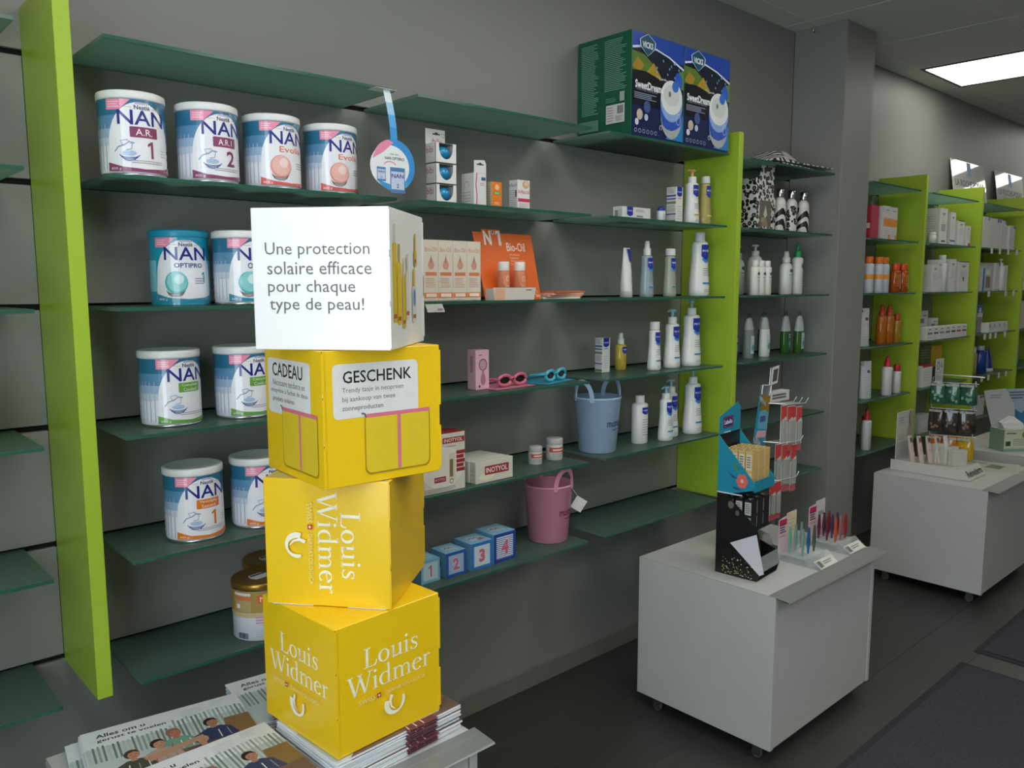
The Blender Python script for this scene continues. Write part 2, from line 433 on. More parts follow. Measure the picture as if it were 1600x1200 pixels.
# ---------------------------------------------------------------- low white cabinets on castors
def cabinet(x0, x1, yb, yf, label):
    t = thing('display_cabinet', label, 'cabinet', (x0, yf, 0), 0, 'low white cabinets on castors')
    w, d, zb, zt = x1-x0, yb-yf, .050, .525
    MB().box(0, .018, .0, d, zb, zt-.0015, WHITE_LAM, bev=.0008).build('side_panel', t)
    MB().box(w-.018, w, .0, d, zb, zt-.0015, WHITE_LAM, bev=.0008).build('side_panel', t)
    MB().box(.0215, w-.0215, .003, .021, zb, zt-.02, WHITE_LAM, bev=.0012).build('front_panel', t)
    MB().box(.0195, w-.0195, d-.02, d-.002, zb, zt-.02, WHITE_LAM, bev=.0008).build('back_panel', t)
    MB().box(.0195, w-.0195, .022, d-.02, zb, zb+.018, WHITE_LAM).build('bottom_panel', t)
    MB().box(.0, w, .0, d, zt-.0005, zt, K('4c4c4a', .6)).build('top_edge_band', t)
    MB().box(.0006, w-.0006, .0006, d-.0006, zt-.018, zt+.0006, WHITE_LAM, bev=.0004).build('top_panel', t)
    for gx in (.018, w-.0215): MB().box(gx, gx+.0035, .008, .012, zb, zt-.02, K('1a1a1a', .8)).build('gap_shade_strip', t)  # dark strips stand in for the shade inside the front seams
    s = MB(); pr = [(.024, zt+.0007), (.024, zt+.0022), (-.038, zt-.0022), (-.0400, zt-.0058), (-.0412, zt-.0058), (-.0392, zt-.0035)]
    s.prism(pr, .002, w+.012, GREY_STRIP, 'x'); s.build('price_rail', t)
    for cx, cy in ((.026, .05), (w-.026, .05), (.026, d-.075), (w-.026, d-.075)):
        c = MB(); c.box(cx-.017, cx+.017, cy-.017, cy+.017, .044, .050, CHROME, bev=.0008)
        c.box(cx-.013, cx-.0105, cy-.010, cy+.016, .012, .046, CHROME); c.box(cx+.0105, cx+.013, cy-.010, cy+.016, .012, .046, CHROME)
        o = c.build('castor', t)
        MB().lathe([(.012, -.008), (.0165, -.007), (.0165, .007), (.012, .008)], K('5a5a58', .5), 16).xf(Matrix.Translation((cx, cy+.006, .0166)) @ Matrix.Rotation(R(90), 4, 'Y')).build('wheel', o)
    return t
ZC = .5256
cabinet(.33, .995, -.31, -.81, 'white cabinet under the magazines and stacked cube boxes, nearest the viewer')
cabinet(2.095, 2.755, -.345, -.845, 'white wheeled cabinet carrying the black and turquoise lip balm display')
cabinet(3.895, 4.56, -.34, -.84, 'white wheeled cabinet carrying the hanging bag rack, right picture edge')
cabinet(4.83, 5.49, -.34, -.84, 'farthest white cabinet, with the tissue dispenser box')

# entrance mats
MATM = K('34343d', .95, name='carpet_mat', gscale=160, grain=.75, bump=1.0)
MRIM = K('25252a', .85)
for (xa, xb, lab) in ((.7, 3.25, 'dark blue-grey carpet mat with rubber rim, nearer the viewer'), (3.385, 5.6, 'darker carpet mat with rubber rim, past the first one')):
    t = thing('floor_mat', lab, 'mat', ((xa+xb)/2, -1.68, 0))
    h = (xb-xa)/2
    MB().box(-h, h, -.70, .70, 0, .004, MRIM, bev=.002).build('rubber_rim', t)
    MB().box(-h+.025, h-.025, -.675, .675, .004, .0085, MATM, bev=.002).build('pile', t)

# ---------------------------------------------------------------- serif lettering for the cube boxes
def glyphs():
    g = {}
    def A(): return Art()
    I = 'I'
    L_ = A(); L_.rect(.07, 0, .17, .72, I); L_.rect(0, .685, .25, .72, I); L_.rect(0, 0, .46, .035, I); L_.poly([(.36, .03), (.46, .03), (.50, .20), (.465, .20), (.43, .10)], I); g['L'] = (L_, .52)
    def bowl(a, cx=.24, cy=.235, rx=.2, ry=.235, a0=0, a1=2*PI, n=22):
        pts = []; ws = []
        for i in range(n+1):
            t = a0+(a1-a0)*i/n; pts.append((cx+(rx-.03)*math.cos(t), cy+(ry-.015)*math.sin(t))); ws.append(.032+.07*abs(math.cos(t))**1.5)
        a.stroke(pts, ws, I)
    o = A(); bowl(o); g['o'] = (o, .50)
    def stem(a, x, h=.47, foot=True, head=True):
        a.rect(x, 0, x+.085, h, I)
        if foot: a.rect(x-.055, 0, x+.14, .03, I)
        if head: a.poly([(x-.06, h-.05), (x-.06, h-.03), (x+.04, h), (x+.04, h-.05)], I)
    u = A(); stem(u, .07, foot=False); u.rect(.34, 0, .425, .47, I); u.poly([(.28, .42), (.28, .44), (.38, .47), (.38, .42)], I); u.poly([(.34, 0), (.48, .0), (.48, .025), (.40, .05)], I)
    u.stroke([(.112, .2), (.12, .1), (.16, .045), (.22, .03), (.29, .06), (.36, .13)], [.085, .08, .06, .05, .04, .03], I); g['u'] = (u, .52)
    i_ = A(); stem(i_, .07); i_.ell(.112, .64, .055, .055, I, 12); g['i'] = (i_, .25)
    s = A(); s.stroke([(.30, .36), (.27, .43), (.19, .45), (.11, .42), (.09, .34), (.15, .27), (.24, .21), (.29, .14), (.26, .05), (.17, .02), (.09, .04), (.05, .12)], [.03, .035, .04, .06, .075, .085, .085, .075, .06, .04, .035, .03], I)
    s.poly([(.285, .33), (.32, .33), (.32, .46), (.295, .44)], I); s.poly([(.035, .14), (.065, .14), (.06, .02), (.035, .0)], I); g['s'] = (s, .37)
    w = A(); w.stroke([(.09, .70), (.29, 0)], .095, I); w.stroke([(.29, .0), (.47, .62)], .04, I); w.stroke([(.45, .70), (.65, 0)], .095, I); w.stroke([(.65, 0), (.85, .70)], .04, I)
    w.rect(0, .69, .22, .72, I); w.rect(.36, .69, .56, .72, I); w.rect(.76, .69, .94, .72, I); g['W'] = (w, .92)
    d = A(); bowl(d, .23, .23, .2, .235, R(55), R(305)); d.rect(.335, 0, .42, .74, I); d.poly([(.26, .70), (.26, .72), (.40, .76), (.40, .70)], I); d.poly([(.34, 0), (.48, 0), (.48, .025), (.40, .05)], I); d.rect(.24, .0, .35, .035, I); d.rect(.24, .435, .35, .468, I); g['d'] = (d, .52)
    m = A(); stem(m, .07)
    for xx in (.07, .34):
        m.rect(xx+.27, 0, xx+.355, .33, I); m.rect(xx+.215, 0, xx+.41, .03, I)
        m.stroke([(xx+.06, .34), (xx+.13, .42), (xx+.2, .44), (xx+.27, .42), (xx+.31, .34), (xx+.312, .3)], [.03, .04, .05, .06, .08, .085], I)
    g['m'] = (m, .78)
    e = A(); bowl(e, .22, .235, .19, .235, R(15), R(320)); e.stroke([(.07, .26), (.38, .30)], .032, I); g['e'] = (e, .44)
    r = A(); stem(r, .07); r.stroke([(.13, .33), (.18, .41), (.24, .445), (.31, .42)], [.03, .035, .045, .085], I); g['r'] = (r, .35)
    return g
GL = glyphs()
def serif(word, cx, cy, size, c):
    a = Art(); x = 0
    for ch in word:
        ar, adv = GL[ch]
        for v, f, _, l in ar.items: a.items.append(([(p[0]+x, p[1]) for p in v], f, c, 0))
        x += adv
    return a.xf(lambda s, t: (cx+(s-x/2)*size*1.14, cy+t*size))
def lw_logo(c='fdf6da'):
    """two-line serif name, small caps line with the red cross, crescent mark; unit: box face centred on 0,0"""
    a = Art()
    a.add(serif('Louis', .004, .028, .053, c)); a.add(serif('Widmer', .0, -.017, .0535, c))
    a.text('SWISS', -.060, -.030, w=.038, c='f7e08a'); a.text('DERMATOLOGICA', .030, -.030, w=.098, c='f7e08a')
    a.rect(-.0375, -.0345, -.0285, -.0255, 'c8281e'); a.rect(-.0355, -.0308, -.0305, -.0292, 'ffffff'); a.rect(-.0338, -.0325, -.0322, -.0275, 'ffffff')
    # crescent mark
    cr = []
    for i in range(17):
        t = R(-200)+R(220)*i/16; cr.append((.004+.0205*math.cos(t), -.056+.021*math.sin(t)))
    wd = [.010, .011, .0115, .011, .0105, .0095, .008, .007, .006, .005, .0045, .005, .006, .0065, .007, .0065, .005]
    a.stroke(cr, wd, c); a.stroke([(-.004, -.040), (-.008, -.051), (-.005, -.063), (.004, -.071)], [.007, .006, .004, .001], c)
    return a

YEL = K('f3c714', .3, name='yellow_card', gscale=20, grain=.02, coat=.15)
WHT = K('f4f2ef', .3, coat=.2, name='white_card', gscale=20, grain=.01)
SB = .245
def cube_box(label, corner, z, yaw, card):
    e1 = Vector((math.cos(yaw), math.sin(yaw), 0)); e2 = Vector((-math.sin(yaw), math.cos(yaw), 0))
    c = Vector((corner[0], corner[1], z))+(e1+e2)*SB/2
    t = thing('cube_box', label, 'box', c, yaw, 'stacked cube boxes')
    h = SB/2
    MB().box(-h, h, -h, h, 0, SB, card, bev=.0012).build('carton', t)
    dk = K('6d5407' if card is YEL else 'a09e9a', .7)
    # closing tabs standing proud along the near vertical edge and the right-hand edge, with their slits
    for za, zb in ((.004, .075), (.085, .16), (.172, .241)):
        MB().box(-h-.0014, -h+.004, -h-.0016, -h-.0002, za, zb, card).build('closing_tab', t); MB().box(-h-.0003, -h+.0002, -h-.0017, -h-.0006, zb, zb+.004, dk).build('tab_slit', t)
    for za, zb in ((.01, .09), (.13, .235)):
        MB().box(h-.004, h+.0016, -h-.0012, -h-.0002, za, zb, card).build('closing_tab', t)
    return t
def on_front(t, a, name='printed_front', **k): return MB().art(a, plane_map((0, -SB/2, SB/2), (1, 0, 0), (0, 0, 1), (0, -1, 0)), **k).build(name, t)
def on_left(t, a, name='printed_side', **k): return MB().art(a, plane_map((-SB/2, 0, SB/2), (0, -1, 0), (0, 0, 1), (-1, 0, 0)), **k).build(name, t)
Z4 = .5785
b4 = cube_box('bottom yellow cube box, upright white lettering on both sides, lying on magazines', (.6974, -.7745), Z4, R(4.2), YEL)
on_front(b4, lw_logo()); on_left(b4, lw_logo())
b3 = cube_box('yellow cube box with white lettering turned sideways, second from the bottom', (.822, -.768), Z4+SB+.001, R(39), YEL)
on_left(b3, lw_logo().xf(lambda s, t: (t, -s)))
fb = MB(); q = SB/2
fb.box(-q-.0006, -q+.012, -q+.01, -q+.085, -.0004, .0012, K('d8d6d0', .5)); fb.box(-q-.0006, -q+.012, .03, q-.01, -.0004, .0012, K('d8d6d0', .5)); fb.build('bottom_flap', b3)
# printed lid of that box
lid = Art(); lid.rect(-.118, -.118, .118, .118, '9fb4c4'); lid.poly([(-.118, .118), (-.118, -.02), (-.03, .118)], 'c8b878'); lid.poly([(-.118, -.02), (.0, .0), (.05, .118), (-.03, .118)], '3f4e55'); lid.ell(.05, -.05, .04, .04, 'cfd9df')
MB().art(lid, plane_map((0, 0, SB), (1, 0, 0), (0, 1, 0), (0, 0, 1)), eps=.0001, de=.00003).build('printed_lid', b3)
b2 = cube_box('yellow cube box with a printed pouch and a white text panel, third from the bottom', (.7035, -.7463), Z4+2*SB+.002, R(-3.2), YEL)
def rrect(a, s0, t0, s1, t1, r, c):
    pts = []
    for cx, cy, k in ((s1-r, t1-r, 0), (s0+r, t1-r, 1), (s0+r, t0+r, 2), (s1-r, t0+r, 3)):
        pts += [(cx+r*math.cos(PI/2*(k+i/4)), cy+r*math.sin(PI/2*(k+i/4))) for i in range(5)]
    return a.poly(pts, c)
def pouch(a, s0, t0, s1, t1):
    rrect(a, s0-.002, t0-.003, s1+.002, t1, .012, 'a8860c'); rrect(a, s0, t0, s1, t1, .012, 'e2c227')
    a.rect(s0, t1-.007, s1+.002, t1, 'dc7488'); m = (s0+s1)/2+.002; a.rect(m-.0035, t0+.001, m+.0035, t1, 'dc7488')
    a.stroke([(s0-.008, t1+.002), (s0-.002, t1+.001), (s0+.001, t1-.006)], .003, '5c5a58')
a = Art(); rrect(a, -.103, .0, .073, .098, .009, 'e4e1dd'); a.text('GESCHENK', -.012, .074, w=.142, h=.022, c='1c1816', bold=.012)
a.text('Trendy tasje in neopreen', -.022, .0495, w=.126, h=.0115, c='77716c'); a.text('bij aankoop van twee', -.031, .0335, w=.108, h=.0115, c='77716c'); a.text('zonneproducten', -.044, .0175, w=.083, h=.0115, c='77716c')
pouch(a, -.04, -.104, .096, .005); on_front(b2, a)
a = Art(); rrect(a, -.108, -.008, .076, .098, .009, 'e4e1dd'); a.text('CADEAU', -.02, .077, w=.132, h=.026, c='1c1816', bold=.01)
a.text('Nécessaire tendance en', -.016, .052, w=.14, h=.0115, c='77716c'); a.text('néoprène à l\'achat de deux', -.014, .036, w=.16, h=.0115, c='77716c'); a.text('produits solaires', -.04, .0195, w=.095, h=.0115, c='77716c')
pouch(a, -.045, -.104, .1, .007); on_left(b2, a)
b1 = cube_box('white cube box with a four-line French slogan, top of the pile', (.7938, -.8251), Z4+3*SB+.003, R(40.2), WHT)
a = Art()
for k, (s, w, cx) in enumerate((('Une protection', .187, -.003), ('solaire efficace', .187, 0), ('pour chaque', .157, -.0145), ('type de peau!', .17, -.006))):
    hh = .027 if k in (1,) else .0335
    cy = .047-.0305*k - (0 if k == 1 else (.0035 if k in (0,) else .004))
    a.text(s, cx-.002, cy+(.006 if k == 0 else .003), w=w, h=(.0275, .0225, .0275, .0275)[k], c='6e6663')
on_left(b1, a)
a = Art()
for s, t0, t1, w, c, cc in ((-.085, -.062, .052, .026, 'd9b81e', 'c9c7c0'), (-.058, -.066, .025, .026, 'e0bd1c', 'b7a24a'), (-.03, -.072, .005, .02, 'dcb81a', 'd8c98c'), (-.006, -.06, .012, .024, 'ded9c8', 'cfcac0'), (.04, -.066, -.01, .028, 'dadbd8', 'd8b42a'), (.05, .02, .045, .018, 'd3ae2a', 'd3ae2a')):
    rrect(a, s-w/2, t0, s+w/2, t1, .005, c); a.rect(s-w/4, t1, s+w/4, t1+.026, cc); a.rect(s-w*.35, t0+.006, s+w*.35, t0+.012, 'a8502a')
a.ell(.04, -.028, .007, .014, '5c84b8'); a.xf(lambda s, t: (s*1.05, t*1.22)); on_front(b1, a)

# ---------------------------------------------------------------- magazines
PAPER = K('dcdde2', .55, name='magazine_paper', gscale=300, grain=.05)
MW, MD, MT = .297, .21, .0047
def cover():
    a = Art(); h, d = MW/2, MD/2
    a.rect(-h+.001, -d+.001, h-.001, d-.001, 'd9dce0')
    a.rect(-h+.001, -d+.001, h-.001, .035, 'b9c2c0')
    rr = random.Random(3)
    for i in range(34):
        x = -h+.004+i*.0086; y1 = .035+.01*rr.random()+(.02 if i > 17 else 0); a.rect(x, -.02, x+.004, y1, rr.choice(['8d9a94', 'b3bcb9', 'a2ada9', '6f7c77']))
    a.text('Alles om u', -.08, .078, w=.088, h=.014, c='23282e', bold=.02); a.text('gerust te voelen', -.062, .059, w=.124, h=.014, c='23282e', bold=.02)
    a.lines(.03, .055, .075, .09, 5, 'a7adb6', th=.0012); a.lines(.09, .075, .12, .095, 3, 'a7adb6', th=.0012)
    a.poly([(-h+.03, -d+.001), (h-.001, -d+.001), (h-.001, -.02), (.06, -.045), (-.02, -.05), (-.08, -.075)], '6b5446')
    a.poly([(.09, -.06), (h-.001, -.055), (h-.001, .012), (.10, .014)], '86683f')
    for x, y, c1, c2, cl in ((.075, .012, '2a1d18', 'a87a5e', '2f3a5c'), (.005, .012, '8a6a58', 'b5705a', '6d9a86'), (-.028, -.012, '2f2320', 'c08a70', 'b0968a'), (-.075, -.024, '4a382c', 'b88468', '4a4a42'), (.045, -.04, '40302a', 'b98a70', '6b3038')):
        a.poly([(x-.038, y-.07), (x-.03, y-.032), (x-.012, y-.020), (x+.012, y-.020), (x+.030, y-.032), (x+.040, y-.07)], cl)
        for q in range(4): a.stroke([(x-.026+.016*q, y-.035), (x-.03+.018*q, y-.066)], .0022, rr.choice(['d8d2c8', '2c2c30', '8f8a84', 'a85a50']))
        a.rect(x-.005, y-.024, x+.006, y-.012, c2); a.ell(x-.001, y+.002, .0135, .0165, c1, 14); a.ell(x+.002, y-.003, .0108, .0135, c2, 14); a.poly([(x-.012, y+.004), (x-.006, y+.017), (x+.008, y+.016), (x+.013, y+.004), (x+.004, y+.010)], c1)
        a.rect(x-.004, y-.001, x-.001, y+.0008, '4a342c'); a.rect(x+.005, y-.001, x+.008, y+.0008, '4a342c'); a.rect(x-.001, y-.010, x+.006, y-.0085, '8a4a42')
    a.poly([(-.06, -.05), (.05, -.025), (.055, -.04), (-.05, -.068)], 'b58a72')
    a.lines(.02, -.095, .12, -.075, 2, 'e0e0e0', th=.004)
    return a
COVER_ME = MB().art(cover(), topm(MT-.0006), eps=.00005, de=.000005).mesh('printed_cover')
MAG_ME = MB().box(-MW/2, MW/2, -MD/2, MD/2, .0001, MT-.0006, PAPER, bev=.0006).mesh('page_block')
rg = random.Random(11)
def mag_stack(cx, cy, yaw, z, n, where, group, drift=.004, last=None):
    for k in range(n):
        pos = ('topmost' if k == n-1 else ('lowest' if k == 0 else '%s from the bottom' % ['', 'second', 'third', 'fourth', 'fifth', 'sixth', 'seventh', 'eighth', 'ninth', 'tenth', 'eleventh'][k]))
        lab = 'family-photo magazine, %s in the stack %s' % (pos, where)
        dx, dy = (rg.uniform(-drift, drift), rg.uniform(-drift, drift))
        t = thing('magazine', lab, 'magazine', (cx+dx, cy+dy, z+k*MT), yaw+rg.uniform(-.015, .015), group)
        for me in (MAG_ME, COVER_ME):
            o = bpy.data.objects.new(me.name, me); col.objects.link(o); o.parent = t
    return z+n*MT
zt = ZC+.0006
mag_stack(.832, -.672, R(3.0), zt, 11, 'under the yellow boxes', 'magazines under the cube boxes', .003)
mag_stack(.818, -.446, R(-6), zt, 7, 'behind the yellow boxes', 'magazines behind the cube boxes', .002)
z2 = mag_stack(.50, -.440, R(-9.5), zt, 3, 'at far left, lower part', 'magazines at the left', .008)
mag_stack(.515, -.462, R(-8.5), z2, 5, 'at the far left, upper part', 'magazines at the left', .003)
z3 = mag_stack(.505, -.695, R(0), zt, 8, 'at the front edge', 'magazines at the front', .003)
mag_stack(.514, -.655, R(.5), z3+.0002, 2, 'on top at the front', 'magazines at the front', .002)

# ---------------------------------------------------------------- milk powder cans
CR, CH = .0635, .168
def GLOSSY(h): return K(h, .28, coat=.5)
TIN = K('b9bcc0', .25, metal=.9, name='tin_rim')
CANW = K('e3e4ea', .3, name='can_white', gscale=40, grain=.02)
def can_mesh():
    b = MB().lathe([(CR-.003, .003), (CR-.0005, .006)]+[(CR+(.0006 if k % 2 else -.0004), .012+k*.0075) for k in range(18)]+[(CR, .151)], CANW, 40)
    r_ = MB().lathe([(CR-.004, 0), (CR+.0006, 0), (CR+.001, .002), (CR+.0006, .0045), (CR-.001, .005)], TIN, 40)
    return b.mesh('can_body'), r_.mesh('bottom_rim')
CAN_B, CAN_R = can_mesh()
def lid_mesh(m): return MB().lathe([(CR-.002, .150), (CR+.0022, .151), (CR+.0026, .154), (CR+.0026, .163), (CR+.0016, .166), (CR-.003, .168), (CR-.006, .1665), (.001, .1662)], m, 40).mesh('lid')
LID_W = lid_mesh(K('e2e2e0', .35)); LID_T = lid_mesh(K('1d93b4', .35))
def can_art(acc, badge, num, kind, teal=False):
    a = Art()
    if teal: a.rect(-.198, .0, .198, .15, '1f97b5'); a.rect(.06, .03, .198, .1, '7fc4d6'); a.rect(-.198, .03, -.06, .1, '7fc4d6')
    else:
        a.rect(-.198, .118, .198, .15, '2c6f8f'); a.rect(-.19, .092, .19, .118, '5b8db2'); a.rect(-.19, .074, .19, .092, '9bb4cf'); a.rect(-.19, .06, .19, .074, 'c3cede')
        for k in range(9): a.rect(-.155+k*.011, .012, -.153+k*.011, .1, 'b3b9c8')
    # white dome
    dome = [(-.062, .012)]+[(.006+.064*math.cos(t), .062+.083*math.sin(t)) for t in [PI-PI*i/22 for i in range(23)]]+[(.072, .012)]
    a.poly(dome, 'eceaee')
    a.poly([(-.060, .149), (-.012, .149), (-.034, .128), (-.060, .128)], 'ee8fab'); a.lines(-.056, .132, -.032, .146, 3, 'f8d0dc', th=.0018)
    a.rect(-.004, .1405, .022, .1445, 'b9b4cc'); a.text('Nestlé', .009, .1345, w=.03, h=.0085, c='2a2c5e', bold=.02); a.rect(-.024, .1335, -.01, .1345, 'c8b060'); a.rect(.028, .1335, .042, .1345, 'c8b060')
    a.text('NAN', .009, .1145, w=.094, h=.029, c='1c2480', bold=.012)
    if kind == 'badge':
        rrect(a, -.016, .0755, .038, .0965, .002, acc)
        if isinstance(badge, tuple): a.text(badge[0], .011, .0905, w=.04, h=.0072, c='f0f0ea'); a.text(badge[1], .011, .081, w=.034, h=.0072, c='f0f0ea')
        else: a.text(badge, .011, .086, w=.032, h=.013, c='f3eef0')
        # bird and nest line drawing
        a.stroke([(-.046, .046), (-.038, .056), (-.026, .060), (-.018, .066), (-.008, .064)], .0022, '7f8fae'); a.stroke([(-.03, .06), (-.034, .068), (-.022, .07), (-.012, .062), (-.014, .052), (-.024, .05)], .0016, '93a3bd')
        for k, w in enumerate((.026, .022, .016)): a.ring(-.018, .041-.003*k, w*.7, .006, .0016, '2e4f93', R(180), R(360), 10)
        a.ell(-.018, .044, .013, .005, 'a9c3de', 12)
        if num: a.text(num, .023, .052, h=.033, c=acc, bold=.02)
        a.lines(.046, .04, .06, .056, 3, '9a9aa8', th=.0012)
        a.lines(-.015, .024, .05, .032, 2, 'b0a6b4', th=.0014)
    else:
        a.text(badge, .014, .0885, w=.062, h=.0135 if not teal else .0105, c=('e07a6c' if kind == 'evolia' else '1c2480'), bold=.015)
        cc = ('eeb8ae', 'e39a8e', 'f4d6d0') if kind == 'evolia' else ('8fd0d2', '55b4b8', 'd2ecec')
        a.ell(-.014, .05, .0245, .0255, cc[1], 24); a.ell(-.013, .052, .021, .0225, cc[0], 24); a.ell(-.008, .058, .010, .011, cc[2], 14)
        for k in range(3): a.ring(-.016, .034-.003*k, .02-.002*k, .009, .0016, '6b5a4a', R(190), R(350), 10)
        a.lines(.026, .046, .056, .062, 3, '6f7690', th=.0016); 
        if num: a.text(num, .048, .062, h=.024, c='2c9aa6')
    a.poly([(-.060, .008), (.08, .008), (.08, .024), (.05, .0165), (.01, .0135), (-.03, .0165), (-.060, .0255)], acc)
    a.text('800 g', -.044, .0125, w=.02, h=.006, c='e8dde4'); a.text('6 x 4 g', .062, .013, w=.02, h=.005, c='e8dde4')
    return a
def milk_can(label, x, y, z, rz, acc, badge, num, kind='badge', teal=False):
    t = thing('milk_powder_can', label, 'can', (x, y, z), rz, 'milk powder cans')
    for me in (CAN_B, CAN_R, LID_T if teal else LID_W):
        o = bpy.data.objects.new(me.name, me); col.objects.link(o); o.parent = t
    MB().art(can_art(acc, badge, num, kind, teal), cyl_map(CR), wrap=.008, eps=.0009, de=.00004, mat=GLOSSY).build('printed_label', t)
    return t
Z = [g+ST+.0004 for g in G]
milk_can('milk can with plum badge and number 1, first of the four on the upper shelf', .598, -.180, Z[1], R(-8), '8a3f66', 'A.R.', '1')
milk_can('milk can with plum badge and number 2, second of the four on the upper shelf', .757, -.178, Z[1], R(2), '8a3f66', 'A.R.1', '2')
milk_can('milk can with coral lettering, third of the four on the upper shelf', .916, -.165, Z[1], R(4), 'd9625a', 'Evolia', None, 'evolia')
milk_can('milk can with coral lettering, fourth on the upper shelf beside the round wobbler', 1.078, -.155, Z[1], R(2), 'd9625a', 'Evolia', None, 'evolia')
milk_can('teal milk can with teal lid on the eye-level shelf', .718, -.085, Z[2], R(-16), '2f8fae', 'OPTIPRO', '1', 'optipro', True)
milk_can('white-lidded milk can half hidden behind the white slogan box', .838, -.150, Z[2], R(2), '2f8fae', 'OPTIPRO', '2', 'optipro')
milk_can('milk can with green badge, left one of its pair', .664, -.135, Z[3], R(10), '6aa544', ('Complete', 'Comfort'), None)
milk_can('milk can with green badge, right one beside the yellow box', .835, -.135, Z[3], R(4), '6aa544', ('Complete', 'Comfort'), None)
milk_can('milk can with orange badge and number 1, left one of its pair', .699, -.150, Z[4], R(-2), 'e07a1e', ('Verzadiging', 'Satiété'), '1')
milk_can('milk can with orange band half hidden behind the yellow boxes', .856, -.150, Z[4], R(4), 'e07a1e', ('Verzadiging', 'Satiété'), '2')
# gold cans
GOLD = K('a8813a', .28, metal=.75, name='gold_tin'); GOLDP = 'a98a3c'
def gold_can(label, x, y, rz):
    t = thing('gold_milk_can', label, 'can', (x, y, Z[5]), rz, 'gold milk powder cans')
    r, h = .064, .142
    MB().lathe([(r-.003, 0), (r, .002), (r, h-.02), (r-.001, h-.016)], CANW, 40).build('can_body', t)
    MB().lathe([(r-.001, h-.021), (r+.0025, h-.019), (r+.0025, h-.006), (r, h-.002), (r-.004, h-.003), (.001, h-.0035)], GOLD, 40).build('lid', t)
    a = Art(); a.rect(-.195, .07, .195, .121, GOLDP); a.rect(-.195, .058, .195, .07, 'c9b487')
    rrect(a, -.045, .093, .055, .112, .001, 'd9622c'); a.text('Nutrilon', .004, .1025, w=.085, h=.0125, c='f3ece2'); a.text('1 Comfort', .02, .083, w=.05, h=.0085, c='f0e8da')
    a.lines(-.05, .042, .06, .062, 3, 'c48aa4', th=.0028); a.lines(-.05, .01, .06, .03, 4, 'b7bac8', th=.0012)
    a.rect(-.105, .072, -.06, .119, 'b7a06a'); a.rect(-.105, .112, -.06, .118, 'e2ddd2'); a.rect(-.105, .1, -.06, .11, 'cf7a4c'); a.rect(-.098, .08, -.088, .09, 'efe9dc'); a.bars(-.095, .006, -.068, .02, 10, '3a3f66')
    MB().art(a, cyl_map(r), wrap=.008, eps=.0006, de=.00004).build('printed_label', t)
    s = Art(); s.rect(-.03, -.018, .03, .018, 'd8d5d0'); s.rect(-.03, -.03, .03, -.018, '7d4a1a'); s.rect(-.018, .006, .022, .014, '3a3a3a')
    MB().art(s, topm(h-.0034), eps=.0001, de=.00003).build('lid_sticker', t)
gold_can('gold-lidded milk can with orange name plate on the lowest shelf', .836, -.178, R(10))
gold_can('gold-lidded milk can standing behind the other gold one', .915, -.068, R(8))

# ---------------------------------------------------------------- generic packages
def carton(name, label, pos, w, d, h, c, fa=None, la=None, ta=None, rz=0.0, group=None, cat='box', rough=.45, bev=.0008, pm=None):
    t = thing(name, label, cat, pos, rz, group)
    MB().box(-w/2, w/2, -d/2, d/2, 0, h, K(c, rough, coat=.1) if isinstance(c, str) else c, bev=bev).build('carton', t)
    p = MB()
    if fa: p.art(fa, front(-d/2), eps=.0003, de=.00006, mat=pm)
    if la: p.art(la, left(-w/2), eps=.0003, de=.00006)
    if ta: p.art(ta, topm(h), eps=.0003, de=.00006)
    if p.f: p.build('printed_panel', t)
    return t
def interp(prof, t):
    for (r0, z0), (r1, z1) in zip(prof, prof[1:]):
        if z0 <= t <= z1 and z1 > z0: return r0+(r1-r0)*(t-z0)/(z1-z0)
    return prof[-1][0]
MUST = [(.9, 0), (1, .02), (1, .10), (.985, .2), (.92, .36), (.84, .55), (.80, .7), (.80, .8), (.82, .92), (.78, .965), (.62, .985), (.40, 1.0)]
STRA = [(.9, 0), (1, .02), (1, .5), (1, .93), (.9, .965), (.6, .99), (.42, 1.0)]
ROUND = [(.9, 0), (1, .02), (1, .5), (1, .78), (.93, .87), (.75, .94), (.5, .985), (.4, 1.0)]
